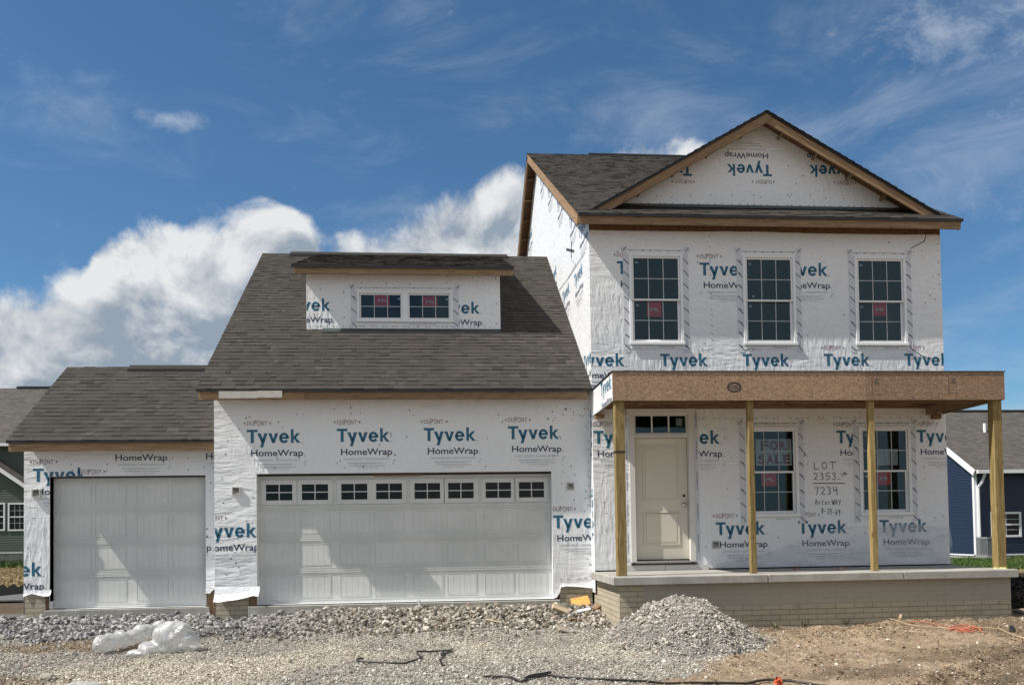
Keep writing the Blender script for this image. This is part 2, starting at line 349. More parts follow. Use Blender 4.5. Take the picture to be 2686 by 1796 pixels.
def glyphs(body, bold=0.0, shear=0.0):
    key = (body, bold, shear)
    if body == 'Tyvek' and key not in _tc: _tc[key] = _logo()
    if key not in _tc:
        cu = bpy.data.curves.new('t', 'FONT'); cu.body = body; cu.offset = bold; cu.resolution_u = 4; cu.shear = shear
        ob = bpy.data.objects.new('t', cu); COL.objects.link(ob); bpy.context.view_layer.update()
        me = bpy.data.meshes.new_from_object(ob.evaluated_get(bpy.context.evaluated_depsgraph_get()))
        vs = [(v.co.x, v.co.y) for v in me.vertices]; fs = [tuple(p.vertices) for p in me.polygons]
        bpy.data.objects.remove(ob); bpy.data.curves.remove(cu); bpy.data.meshes.remove(me)
        xs = [v[0] for v in vs]; ys = [v[1] for v in vs]; bb = (min(xs), max(xs), min(ys), max(ys))
        _tc[key] = ([((x-bb[0])/(bb[1]-bb[0]), (y-bb[2])/(bb[3]-bb[2])) for x, y in vs], fs)
    return _tc[key]
def clip_poly(ps, c):
    for ax, lim, sg in ((0, c[0], 1), (0, c[1], -1), (1, c[2], 1), (1, c[3], -1)):
        out = []
        for i in range(len(ps)):
            a, b = ps[i-1], ps[i]; da, db = sg*(a[ax]-lim), sg*(b[ax]-lim)
            if (da >= 0) != (db >= 0):
                t = da/(da-db); out.append((a[0]+t*(b[0]-a[0]), a[1]+t*(b[1]-a[1])))
            if db >= 0: out.append(b)
        ps = out
        if len(ps) < 3: return []
    return ps
class Plane:
    """a flat face with its own (u, w) coordinates; rot180 / swap turn the lettering on it"""
    def __init__(s, fn, normal, inv): s.fn = fn; s.n = Vector(normal); s.inv = inv
    def p(s, u, w, off=0.0): return Vector(s.fn(u, w)) + s.n*off
    def px(s, u, v): return s.inv(u, v)
def yplane(Y): return Plane(lambda u, w: (u, Y, w), (0,-1,0), lambda u, v: (lambda q: (q.x, q.z))(aty(u, v, Y)))
def xplane_left(X): return Plane(lambda u, w: (X, -u, w), (-1,0,0), lambda u, v: (lambda q: (-q.y, q.z))(atx(u, v, X)))
def half_clip(ps, a, b, c):
    out = []
    for i in range(len(ps)):
        p, q = ps[i-1], ps[i]; dp, dq = c-a*p[0]-b*p[1], c-a*q[0]-b*q[1]
        if (dp >= 0) != (dq >= 0): t = dp/(dp-dq); out.append((p[0]+t*(q[0]-p[0]), p[1]+t*(q[1]-p[1])))
        if dq >= 0: out.append(q)
    return out
def emit(mb, pl, ps, off, m, t=None):
    """print a flat piece, cut round the wall's openings and to its sloping edges"""
    pcs = [ps]
    for a, b, c in mb.half: pcs = [q for q in (half_clip(p, a, b, c) for p in pcs) if len(q) >= 3]
    for h in mb.holes:
        nx_ = []
        for p in pcs:
            us = [q[0] for q in p]; ws = [q[1] for q in p]
            if max(us) <= h[0] or min(us) >= h[1] or max(ws) <= h[2] or min(ws) >= h[3]: nx_.append(p); continue
            mid = half_clip(half_clip(p, -1, 0, -h[0]), 1, 0, h[1])
            for q in (half_clip(p, 1, 0, h[0]), half_clip(p, -1, 0, -h[1]), half_clip(mid, 0, 1, h[2]) if len(mid) > 2 else [], half_clip(mid, 0, -1, -h[3]) if len(mid) > 2 else []):
                if len(q) >= 3: nx_.append(q)
        pcs = nx_
    for p in pcs: mb.poly([pl.p(a, b, off) for a, b in p], m, t)
def put(mb, pl, body, u0, u1, w0, w1, m, clip=None, off=.002, bold=0.0, tr=None, shear=0.0):
    vs, fs = glyphs(body, bold, shear)
    q = [(u0+x*(u1-u0), w0+y*(w1-w0)) for x, y in vs]
    if tr: q = [tr(a, b) for a, b in q]
    for f in fs:
        ps = [q[i] for i in f]
        if clip: ps = clip_poly(ps, clip)
        if len(ps) >= 3: emit(mb, pl, ps, off, m)
def rect(mb, pl, u0, u1, w0, w1, m, clip=None, off=.002, tr=None, t=.5):
    ps = [(u0,w0),(u1,w0),(u1,w1),(u0,w1)]
    if tr: ps = [tr(a, b) for a, b in ps]
    if clip: ps = clip_poly(ps, clip)
    if len(ps) >= 3: emit(mb, pl, ps, off, m, t)
def stroke(mb, pl, pts, wd, m, off=.0025):
    for a, b in zip(pts, pts[1:]):
        a, b = Vector(a), Vector(b); d = (b-a)
        if d.length < 1e-6: continue
        d.normalize(); n = Vector((-d.y, d.x))*wd/2; a2, b2 = a-d*wd*.3, b+d*wd*.3
        mb.poly([pl.p(*(a2-n), off), pl.p(*(b2-n), off), pl.p(*(b2+n), off), pl.p(*(a2+n), off)], m)
def block(mb, pl, u, w, clip=None, tr=None, big=True, maker=True, sub=True, lines=True, s=1.0):
    """one repeat of the wrap's printing: maker's lozenge, product name, second line and small print; (u, w) is the T's foot"""
    T = (lambda a, b: tr(u+(a-u)*s, w+(b-w)*s)) if tr else (lambda a, b: (u+(a-u)*s, w+(b-w)*s))
    if maker:
        word = 'DUPONT'
        for i, ch in enumerate(word):          # letters swell towards the middle
            h = .066+.030*(1-abs(i-2.5)/2.5); x0 = u+.003+i*.056
            put(mb, pl, ch, x0, x0+.047, w+.335-h/2, w+.335+h/2, RED, clip, bold=.012, tr=T)
        for sg, x0 in ((-1, u-.055), (1, u+.398)):
            ps = [(x0-.0, w+.335), (x0-sg*.034, w+.335+.027), (x0-sg*.034, w+.335-.027)]
            ps = [T(a, b) for a, b in ps]; ps = clip_poly(ps, clip) if clip else ps
            if len(ps) >= 3: emit(mb, pl, ps, .002, RED)
    if big:
        put(mb, pl, 'Tyvek', u, u+.868, w-.064, w+.236, BLUE, clip, bold=.030, tr=T)
        rect(mb, pl, u+.885, u+.907, w+.0, w+.022, GREY, clip, tr=T)
    if sub:
        put(mb, pl, 'HomeWrap', u+.065, u+.905, w-.243, w-.103, NAVY, clip, bold=.014, tr=T)
        rect(mb, pl, u+.922, u+.942, w-.212, w-.192, GREY, clip, tr=T)
    if lines:
        for a, b, c in ((.11,.43,-.272),(.46,.86,-.272),(.11,.43,-.29),(.46,.86,-.29),(.17,.80,-.342),(.17,.72,-.355)):
            rect(mb, pl, u+a, u+b, w+c, w+c+.007, GREY, clip, tr=T)
        put(mb, pl, 'Call 1-800-448-9835 tyvek.com/homewrap', u+.205, u+.785, w-.400, w-.378, NAVY, clip, tr=T)
        put(mb, pl, 'MADE IN THE USA', u+.34, u+.68, w-.436, w-.412, GREY, clip, tr=T)
        rect(mb, pl, u+.925, u+.965, w-.302, w-.296, NAVY, clip, tr=T)
        for a, b in (((.905,-.345),(.925,-.325)),((.925,-.325),(.945,-.345)),((.945,-.345),(.925,-.365)),((.925,-.365),(.905,-.345))):
            if not clip or (clip[0] < u+a[0] < clip[1] and clip[0] < u+b[0] < clip[1]): stroke(mb, pl, [T(u+a[0], w+a[1]), T(u+b[0], w+b[1])], .006, GREY, .002)
def blockpx(mb, pl, px, py, anchor='l', **kw):
    u, w = pl.px(px, py); s = kw.get('s', 1.0); block(mb, pl, u-(.868*s if anchor == 'r' else 0), w, **kw)
def dots(mb, pl, n, u0, u1, w0, w1, holes=(), r=.011, seed=1):
    rr = random.Random(seed); k = 0
    while k < n:
        u, w = rr.uniform(u0, u1), rr.uniform(w0, w1); k += 1
        if any(a-.03 < u < b+.03 and c-.03 < w < d+.03 for a, b, c, d in holes): continue
        mb.disc(pl.p(u, w, .004), pl.n, r*rr.uniform(.75, 1.15), 7, DOT)
def staples(mb, pl, pts, seed=1, step=.16):
    """a seam line of little staples and tape ticks"""
    rr = random.Random(seed)
    for a, b in zip(pts, pts[1:]):
        a, b = Vector(a), Vector(b); L = (b-a).length; n = max(1, int(L/step))
        for i in range(n):
            c = a.lerp(b, (i+rr.random()*.6)/n); t = rr.uniform(-.7, .7); l = rr.uniform(.012, .026)
            stroke(mb, pl, [(c.x-l, c.y-l*t), (c.x, c.y+l*.4), (c.x+l, c.y-l*.8)], .006, DOT, .003)
def wall(mb, pl, u0, u1, w0, w1, holes, m, reveal=.1, rm=None):
    us = sorted({u0, u1, *[h[0] for h in holes], *[h[1] for h in holes]}); ws = sorted({w0, w1, *[h[2] for h in holes], *[h[3] for h in holes]})
    us = [x for x in us if u0 <= x <= u1]; ws = [x for x in ws if w0 <= x <= w1]
    for a, b in zip(us, us[1:]):
        for c, d in zip(ws, ws[1:]):
            cu, cw = (a+b)/2, (c+d)/2
            if any(h[0] < cu < h[1] and h[2] < cw < h[3] for h in holes): continue
            mb.poly([pl.p(a, c), pl.p(b, c), pl.p(b, d), pl.p(a, d)], m)
    for h in holes:
        c = [(h[0],h[2]),(h[1],h[2]),(h[1],h[3]),(h[0],h[3])]
        for i in range(4):
            a, b = c[i], c[(i+1) % 4]; mb.poly([pl.p(*a), pl.p(*a, -reveal), pl.p(*b, -reveal), pl.p(*b)], rm or m)
#@@HOUSE
# ------------------------------------------------------------------ the house under construction
YG, YS, YM, YP = 0.0, 0.383, -0.2795, -1.918        # fronts: big garage, small garage, two-storey part, porch beam
XM0, XM1 = 5.542, 11.716
house = empty('unfinished_house', (4.0, 3.0, -.2), 'two-storey unfinished house in printed white wrap with garage wing and timber porch', 'house')
PG, PS, PM, PSL = yplane(YG), yplane(YS), yplane(YM), xplane_left(XM0)
def ptx(u, v, pl): return pl.px(u, v)[0]

def roof(name, xl, xr, ye, ze, s, yr, exp=.143, right=None, back=True, vent=None, seed=1):
    """one front slope with shingle courses as real steps; back slope as sheathing with the same shingles"""
    rr = random.Random(seed); L = math.hypot(1, s); V = Vector((0, 1, s))/L; N = Vector((0, -s, 1))/L; O = Vector((0, ye, ze)); ln = (yr-ye)*L
    mb = MB(SHINGLE)
    def slope(V, N, O):
        n = int(ln/exp)+1
        for i in range(n):
            v0 = i*exp; v1 = min(v0+exp*1.12, ln); u = xl - rr.random()*.2
            while u < xr:
                wd = rr.choice((.08,.11,.14,.17,.2,.24)); a, b = max(u, xl), min(u+wd, xr); u += wd
                if b-a < .01: continue
                lift = .007 + rr.choice((0, 0, .006)) + rr.random()*.002; t = min(1, max(0, rr.gauss(.5, .155)))
                e = rr.uniform(-.004, .004) if i else 0; P = lambda uu, vv, nn: Vector((uu, 0, 0))+O+V*vv+N*nn
                mb.poly([P(a, v0+e, lift), P(b, v0+e, lift), P(b, v1, .002), P(a, v1, .002)], SHINGLE, t, [(a, v0), (b, v0), (b, v1), (a, v1)])
                mb.poly([P(a, v0+e, -.002), P(b, v0+e, -.002), P(b, v0+e, lift), P(a, v0+e, lift)], BLACKTRIM if i == 0 else SHINGLE, t*.25)  # lips above the eave darkened: course shadow lines put into the tint
                if a == xl: mb.poly([P(a, v0+e, -.002), P(a, v0+e, lift), P(a, v1, .002), P(a, v1, -.002)], SHINGLE, t*.3)
                if b == xr: mb.poly([P(b, v0+e, -.002), P(b, v1, -.002), P(b, v1, .002), P(b, v0+e, lift)], SHINGLE, t*.3)
    slope(V, N, O)
    o = mb.build(name, house)
    sb = MB(DARKOSB, BLACKTRIM)
    def slab(V, N, O):
        q = [Vector((x, 0, 0))+O+V*v+N*nn for nn in (-.024, -.004) for v in (.012, ln) for x in (xl+.01, xr-.01)]
        sb.bar(None, None, [q[0], q[1], q[3], q[2], q[4], q[5], q[7], q[6]], DARKOSB, .4)
    slab(V, N, O)
    sb.beam(Vector((xl+.004, ye+.008, ze-.004)), Vector((xr-.004, ye+.008, ze-.004)), .02, .035, m=BLACKTRIM)
    if back:
        V2, N2, O2 = Vector((0, -1, s))/L, Vector((0, s, 1))/L, Vector((0, 2*yr-ye, ze)); slab(V2, N2, O2)
        c = [Vector((x, 0, 0))+O2+V2*v+N2*.006 for v in (0, ln) for x in (xl, xr)]
        sb.poly([c[0], c[1], c[3], c[2]], SHINGLE, .5)
        sb.beam(O2+Vector((xl+.005, 0, .0)), O2+V2*ln+Vector((xl+.005, 0, 0)), .012, .05, up=N2, m=BLACKTRIM)
    sb.build('roof_sheathing', o)
    if vent:
        vb = MB(BLACKTRIM, SHINGLE); zr = ze+s*(yr-ye); x = vent[0]
        while x < vent[1]-.05:
            x2 = min(x+1.2, vent[1]); dz = rr.uniform(0, .006)
            for sg in (1, -1):
                a, b = Vector((x, yr, zr+.045+dz)), Vector((x2, yr, zr+.045+dz)); dn = Vector((0, -sg*.17, -s*.15))
                for d, mt in ((0, SHINGLE),):
                    vb.poly([a, b, b+dn, a+dn] if sg > 0 else [b, a, a+dn, b+dn], SHINGLE, .12, [(x,0),(x2,0),(x2,.15),(x,.15)])
                vb.poly([a+dn, b+dn, b+dn+Vector((0,0,-.055)), a+dn+Vector((0,0,-.055))], BLACKTRIM)
            vb.poly([(x,yr,zr+.045+dz),(x,yr-.17,zr+.045+dz-.15*s),(x,yr-.17,zr-.03-.15*s),(x,yr+.17,zr-.03-.15*s),(x,yr+.17,zr+.045+dz-.15*s)], BLACKTRIM)
            x = x2
        vb.build('ridge_vent', o)
    return o
def board(name, x0, x1, y, z0, z1, parent=house, joints=(), m=WOOD, d=.038):
    mb = MB(m); xs = [x0, *joints, x1]
    for i, (a, b) in enumerate(zip(xs, xs[1:])): mb.box(a+(.003 if i else 0), b, y, y+d, z0-random.random()*.004, z1, m)
    return mb.build(name, parent)

# --- roofs and their fascia boards
SG, SS_, SM_ = .7165, .6945, .5702
roof('garage_roof', -.871, 5.54, -.355, 3.480, SG, 5.183, vent=(-.871+.62, 4.62), seed=3)
board('fascia_board', -.835, 5.462, -.325, 3.315, 3.452, joints=(.83, 3.4))
mb = MB(mat('weathered_flashing', lambda k, b: col(k, b, k.mix(k.noise(objc(k), 9, 5).outputs[0], (.34,.31,.27), (.60,.57,.52))), rough=.55)); mb.box(-.50, .10, -.405, -.33, 3.330, 3.440, 0); mb.box(.103, .49, -.412, -.33, 3.338, 3.446, 0)
mb.build('loose_gutter_flashing', house)
roof('small_garage_roof', -3.947, -.676, .02, 2.7116, SS_, 2.3716, vent=(-3.947+1.15, -.68), seed=5)
board('fascia_board', -3.917, -.68, .048, 2.547, 2.685, joints=())
rm_ = roof('main_roof', 5.2965, 11.9386, -.6199, 6.328, SM_, 6.8193, vent=(5.2965+1.55, 11.0), seed=7)
board('fascia_board', 5.30, 11.90, -.592, 6.170, 6.302, joints=(9.72,))
# left rake of the two-storey roof: barge board and lookouts under both slopes
mb = MB(WOOD); lk = MB(WOOD)
Lm = math.hypot(1, SM_); N1, N2 = Vector((0,-SM_,1))/Lm, Vector((0,SM_,1))/Lm
mb.beam((5.319, -.60, 6.315), (5.319, 6.82, 6.328+SM_*7.44-.01), .038, .155, up=N1, m=WOOD, lift=-.022)
mb.beam((5.319, 14.23, 6.315), (5.319, 6.82, 6.328+SM_*7.44-.01), .038, .155, up=N2, m=WOOD, lift=-.022)
mb.build('barge_board', rm_)
for i in range(13):
    y = -.1+i*.575
    for sg in (0, 1):
        yy = y if not sg else 13.64-y; z = 6.328+SM_*((yy if not sg else 13.64-yy)+.62)
        lk = MB(WOOD); lk.beam((5.338, yy, z-.03), (5.538, yy, z-.03), .038, .09, up=(N1 if not sg else N2), m=WOOD); lk.build('lookout', rm_)
mb = MB(WOOD)
mb.beam((11.90, -.60, 6.315), (11.90, 6.82, 6.328+SM_*7.44-.01), .038, .14, up=N1, m=WOOD, lift=-.022); mb.build('barge_board', rm_)

# --- front gable over the main eave
yf, yw = -.33, .07
pk = aty(2011.3, 290.2, yf); fl = aty(1551, 552.5, yf); fr = aty(2478.5, 567, yf); zb = min(fl.z, fr.z)-.02
sl_, sr_ = (pk.z-fl.z)/(pk.x-fl.x), (pk.z-fr.z)/(fr.x-pk.x); sgab = (sl_+sr_)/2
xa, xb = pk.x-(pk.z-zb)/sgab, pk.x+(pk.z-zb)/sgab
gb = MB(SHINGLE, DARKOSB, BLACKTRIM); Lg = math.hypot(1, sgab)
for sg in (-1, 1):
    N = Vector((sg*sgab, 0, 1))/Lg; V = Vector((-sg, 0, sgab))/Lg; E0 = Vector((xa if sg < 0 else xb, 0, zb)); ln = (pk.x-xa)*Lg
    n = int(ln/.143)+1; rr = random.Random(31+sg); ymax = lambda v: -.62+(zb+v*sgab/Lg-6.328)/SM_+.12
    for i in range(n):
        v0, v1 = i*.143, min(i*.143+.16, ln); y = yf-.02; ye_ = max(ymax(v0), yf+.1)
        while y < ye_:
            y2 = min(y+rr.choice((.12,.17,.24,.3)), ye_); lift = .012+rr.choice((0,.006))
            q = [E0+V*a+N*b+Vector((0,c,0)) for a, b, c in ((v0,lift,y),(v0,lift,y2),(v1,.002,y2),(v1,.002,y))]
            gb.poly(q if sg > 0 else q[::-1], SHINGLE, min(1,max(0,rr.gauss(.45,.27))), [(y,v0),(y2,v0),(y2,v1),(y,v1)])
            q = [E0+V*v0+N*b+Vector((0,c,0)) for b, c in ((-.004,y),(-.004,y2),(lift,y2),(lift,y))]; gb.poly(q, SHINGLE, .1)  # dark lip tint stands for the shadow line of the course
            if y < yf: 
                q = [E0+V*a+N*b+Vector((0,y,0)) for a, b in ((v0,-.004),(v0,lift),(v1,.002),(v1,-.004))]; gb.poly(q, BLACKTRIM)
            y = y2
    q = [E0+V*v+N*nn+Vector((0,max(ymax(v), yf+.05) if yy is None else yy,0)) for nn in (-.024,-.005) for yy in (yf+.005, None) for v in (0.02, ln-.012)]
    gb.bar(None, None, [q[0],q[1],q[3],q[2],q[4],q[5],q[7],q[6]], DARKOSB, .4)
    gb.beam(E0+Vector((0,yf+.006,0)), Vector((pk.x,yf+.006,pk.z)), .02, .03, up=N, m=BLACKTRIM, lift=0.0)
gr = gb.build('gable_roof', house)
for sg in (-1, 1):
    N = Vector((sg*sgab, 0, 1))/Lg; mb = MB(WOOD)
    mb.beam((xa+.06 if sg < 0 else xb-.06, yf+.039, zb+.035), (pk.x-sg*.03, yf+.039+.003*sg, pk.z-.014+.03*sgab), .038, .135, up=N, m=WOOD, lift=-.024)
    mb.build('barge_board', gr)
    for i in range(5):
        t = .12+i*.195; x = pk.x+sg*(xb-pk.x)*t; z = pk.z-sgab*abs(x-pk.x)-.03
        q0 = Vector((x, yf+.06, z)); lk = MB(WOOD); lk.beam(q0, q0+Vector((0, yw-yf-.06, 0)), .038, .085, up=N, m=WOOD); lk.build('lookout', gr)
PGB = yplane(yw)
gbm = MB(WRAP, BLUE, NAVY, RED, GREY, DOT); zt = pk.z-.02; zbg = 6.328+SM_*(yw+.62)
xg0, xg1 = pk.x-(zt-zbg)/sgab, pk.x+(zt-zbg)/sgab
gbm.poly([(xg0, yw, zbg), (xg1, yw, zbg), (pk.x, yw, zt)], WRAP)
gc = (xg0, xg1, zbg, zt); gbm.half = [(sgab, 1, zt+sgab*pk.x), (-sgab, 1, zt-sgab*pk.x)]
for px, py in ((2024, 431.6), (2238, 434.5), (1814.3, 430.5)):
    u, w_ = PGB.px(px, py)
    block(gbm, PGB, u, w_, clip=gc, tr=lambda a, b, u=u, w_=w_: (2*u-a, 2*w_-b), s=.93)
for px, py in ((1762,518),(1811,512),(1864,511),(1921,512),(1977,512),(1996,516),(2066,511),(2075,511),(2071,516),(2125,512),(2165,519),(2213,521),(2068,435),(2088,482),(2105,462),(1722,516)):
    u, w_ = PGB.px(px, py); gbm.disc(PGB.p(u, w_, .004), PGB.n, .010, 7, DOT)
a, b = PGB.px(1690, 541), PGB.px(2340, 550)
staples(gbm, PGB, [(xg0+.5, zbg+.06), (xg1-.4, zbg+.06)], 4, .14)
gbm.build('gable_wall', house)
mb = MB(mat('dark_flashing', base=(.030,.045,.042), rough=.5)); mb.poly([(xg0+.1, yw-.006, zbg+.045), (xg1-.1, yw-.006, zbg+.045), (xg1+.0, yw-.13, zbg-.13*SM_+.022), (xg0-.0, yw-.13, zbg-.13*SM_+.022)][::-1]); mb.build('step_flashing', gr)

# --- windows
def window(x0, z0, wd, h, Y, stick=None, twin=False, marks=True, tape=True, tapebot=.0, name='window', par=house, tw=.098):
    f = MB(VINYL); fw = .048
    def ring(a, b, c, d, w_, y0, y1): 
        f.box(a, a+w_, y0, y1, c, d, VINYL); f.box(b-w_, b, y0, y1, c, d, VINYL)
        f.box(a+w_, b-w_, y0, y1, c, c+w_, VINYL); f.box(a+w_, b-w_, y0, y1, d-w_, d, VINYL)
    ring(x0, x0+wd, z0, z0+h, fw, Y-.024, Y+.075)
    f.box(x0-.012, x0+wd+.012, Y-.044, Y-.0245, z0-.012, z0+.034, VINYL)
    cells = []
    if twin:
        xm = x0+wd/2; f.box(xm-.055, xm+.055, Y-.02, Y+.075, z0+fw, z0+h-fw, VINYL)
        for a, b in ((x0+fw, xm-.055), (xm+.055, x0+wd-fw)):
            ring(a+.001, b-.001, z0+fw+.001, z0+h-fw-.001, .026, Y+.004, Y+.04); cells.append((a+.027, b-.027, z0+fw+.027, z0+h-fw-.027, Y+.024))
    else:
        zm = z0+h*.497
        ring(x0+fw+.001, x0+wd-fw-.001, zm-.022, z0+h-fw-.001, .030, Y-.004, Y+.03); cells.append((x0+fw+.03, x0+wd-fw-.03, zm+.008, z0+h-fw-.031, Y+.014))
        ring(x0+fw+.001, x0+wd-fw-.001, z0+fw+.001, zm+.018, .040, Y+.032, Y+.066); cells.append((x0+fw+.04, x0+wd-fw-.04, z0+fw+.041, zm-.022, Y+.05))
    o = f.build(name, par, bevel=.003)
    for i, (a, b, c, d, y) in enumerate(cells):
        p = MB(GLASS); p.poly([(a-.01,y,c-.01),(b+.01,y,c-.01),(b+.01,y,d+.01),(a-.01,y,d+.01)], GLASS); p.build('pane', o)
        g = MB(MUNTIN); t = .0065
        for q in (1, 2):
            x = a+(b-a)*q/3; g.box(x-t, x+t, y-.009, y-.003, c, d, MUNTIN)
        z = (c+d)/2; g.box(a, b, y-.0085, y-.0035, z-t, z+t, MUNTIN); g.build('grille', o)
        if stick and (i in stick):
            sx0, sx1, sz0, sz1 = stick[i]; s = MB(STICK, WHITE); sp = yplane(y)
            X0, X1, Z0, Z1 = a+(b-a)*sx0, a+(b-a)*sx1, c+(d-c)*sz0, c+(d-c)*sz1
            rect(s, sp, X0, X1, Z0, Z1, STICK, off=-.006); cw = X1-X0; ch = Z1-Z0
            put(s, sp, 'M', X0+cw*.24, X0+cw*.60, Z0+ch*.36, Z0+ch*.62, WHITE, off=-.004, bold=.02)
            put(s, sp, 'I', X0+cw*.66, X0+cw*.72, Z0+ch*.36, Z0+ch*.62, WHITE, off=-.004, bold=.02)
            rect(s, sp, X0+cw*.76, X0+cw*.81, Z0+ch*.36, Z0+ch*.41, WHITE, off=-.004)
            s.build('red_maker_sticker', o)
        if marks:
            s = MB(PAPER); sp = yplane(y); mx = a+.04 if not twin else b-.055; rect(s, sp, mx, mx+.045, d-.085, d-.05, PAPER, off=-.006); s.build('small_sticker', o)
    if tape:
        t = MB(TAPE, NAVY, WRAP); pl = yplane(Y); rr = random.Random(int(x0*100)+int(z0*37))
        for a, b in ((x0-tw, x0-.001), (x0+wd+.001, x0+wd+tw)):
            rect(t, pl, a, b, z0-.13, z0+h+.055, TAPE, off=.005)
            n = int((h+.2)/.215)
            for i in range(n):
                z = z0-.09+i*(h+.12)/n+rr.uniform(-.01,.01); L = .1*rr.uniform(.7, 1.15)
                stroke(t, pl, [(a+tw*.12, z+L*.9), (a+tw*.55, z+L*.5), (a+tw*.95, z+L*.02)], .013, NAVY, .0075)
                if rr.random() < .4: stroke(t, pl, [(a+tw*.4, z+L*.72), (a+tw*.62, z+L*.5)], .02, NAVY, .0076)
            put(t, pl, '-', a, a+.001, z0, z0+.001, NAVY, off=.0076) if False else None
        rect(t, pl, x0-.03, x0+wd+.03, z0+h+.001, z0+h+.055, WRAP, off=.0062)
        for sg, xx in ((-1, x0-tw-.03), (1, x0+wd+tw-.075)):
            rect(t, pl, xx, xx+.105, z0+h+.035, z0+h+.115, TAPE, off=.0055); stroke(t, pl, [(xx+.03, z0+h+.045), (xx+.085, z0+h+.105)], .012, NAVY, .0078)
        for i in range(6):
            xx = x0+.05+(wd-.1)*i/5+rr.uniform(-.03,.03); stroke(t, pl, [(xx-.03, z0+h+.052), (xx+.012, z0+h+.058), (xx-.006, z0+h+.04)], .008, NAVY, .0078)
        stroke(t, pl, [(x0-.01, z0+h+.053), (x0+wd+.01, z0+h+.056)], .006, DOT, .0077)
        rect(t, pl, x0-.02, x0+wd+.02, z0-.075, z0-.013, WRAP, off=.0062)
        put(t, pl, 'FlexWrap', x0+.06*wd, x0+.2*wd, z0-.065, z0-.045, GREY, off=.0078); put(t, pl, 'FlexWrap', x0+.55*wd, x0+.82*wd, z0-.062, z0-.038, NAVY, off=.0078)
        t.build('flashing_tape', o)
    return o
WW = .9245
for i, xw in enumerate((6.2073, 8.1699, 10.1432)):
    window(xw, 4.2397, WW, 1.5392, YM, stick={0: {1: (.30,.63,.60,.98)}, 1: {}, 2: {1: (.34,.68,.66,1.0)}}[i])
XL1 = ptx(2097, 1348, PM)-WW; XL2 = 10.1386
window(XL1, 1.3276, WW, 1.5146, YM, stick={1: (.28,.63,.66,1.0)}); window(XL2, 1.3276, WW, 1.5146, YM, stick={1: (.34,.67,.66,1.0)})
YD = 1.63; PD = yplane(YD)
zd0, zd1 = 3.48+SG*(YD+.355)-.03, 5.96; xd0, xd1 = PD.px(804, 863)[0], PD.px(1313, 869)[0]
wa, wb = PD.px(936.5, 842.5), PD.px(1187, 765.9); wdx = wb[0]-wa[0]; dz0 = (PD.px(938, 842.5)[1]+PD.px(1187, 845)[1])/2; dz1 = (PD.px(936, 760.2)[1]+PD.px(1187, 765.9)[1])/2
window(wa[0], dz0, wdx, dz1-dz0, YD, stick={0: (.34,.72,.54,.99), 1: (.33,.71,.50,.95)}, twin=True, tw=.11)

# --- two-storey front wall
FX0, FX1 = XM0, XM1
df = Vector((0,0,0)); DX0, DX1, DZ0, DZ1 = 6.2452-.055, 7.1592+.055, .56, .6306+2.032+.42
holes_m = [(x+.02, x+WW-.02, 4.2397+.02, 4.2397+1.5192) for x in (6.2073, 8.1699, 10.1432)] + [(x+.02, x+WW-.02, 1.3476, 2.8222) for x in (XL1, XL2)] + [(DX0, DX1, DZ0, DZ1)]
mb = MB(WRAP, BLUE, NAVY, RED, GREY, DOT, DARKOSB)
ZWT = 6.165; mb.holes = holes_m
wall(mb, PM, FX0, FX1, .47, ZWT, holes_m, WRAP)
for i in range(24):                                               # torn, wavy upper edge of the wrap over the sheathing
    a, b = FX0+.12+(FX1-FX0-.12)*i/24, FX0+.12+(FX1-FX0-.12)*(i+1)/24
    hh = lambda x: ZWT + .012*math.sin(x*1.7) + .004*math.sin(x*9) - .05*math.exp(-((x-9.55)/.10)**2)
    mb.poly([PM.p(a, ZWT-.08, .003), PM.p(b, ZWT-.08, .003), PM.p(b, hh(b), .004), PM.p(a, hh(a), .004)], WRAP)
cm = (FX0, FX1, .47, ZWT)
blockpx(mb, PM, 1618.2, 719.9, clip=cm, lines=False); blockpx(mb, PM, 1835.3, 723.4, clip=cm); blockpx(mb, PM, 2170.9, 725.2, 'r', clip=cm)
for px in (1637.9, 1856.4, 2070.6): blockpx(mb, PM, px, 961, 'r', clip=cm, maker=(px > 1900), s=.94)
blockpx(mb, PM, 2281.6, 960.2, 'r', clip=cm, s=.94); blockpx(mb, PM, 2372.6, 959.5, clip=cm, s=.94)
blockpx(mb, PM, 1888, 1164.6, 'r', clip=(DX1+.14, FX1, .47, ZWT)); blockpx(mb, PM, 1557, 1165, clip=(FX0, DX0-.09, .47, ZWT))
for px, py in ((1878,1403.9), (2094.2,1400.6), (2307.2,1397.3), (2194.1,1163), (2405,1161), (1980,1166)): blockpx(mb, PM, px, py, clip=cm, s=.98)
hd = [(h[0]-.12, h[1]+.12, h[2]-.12, h[3]+.12) for h in holes_m]
dots(mb, PM, 40, FX0+.1, FX1-.1, 4.1, 6.1, hd, seed=3); dots(mb, PM, 60, FX0+.1, FX1-.1, .8, 3.1, hd, seed=8)
u, _ = PM.px(1862, 700); staples(mb, PM, [(u, ZWT-.05), (u+.02, 3.55)], 9, .13); staples(mb, PM, [(FX0+.3, 2.98), (FX1-.1, 3.0)], 5, .13)
staples(mb, PM, [(FX1-.05, 6.1), (FX1-.04, 5.2)], 6, .17)
a, b = PM.px(2430, 612), PM.px(2388, 652); stroke(mb, PM, [PM.px(2440, 613), a, PM.px(2424, 633), b], .014, DOT, .004)
a = PM.px(2394, 917); stroke(mb, PM, [a, PM.px(2420, 934), PM.px(2441, 941)], .012, DOT, .004)
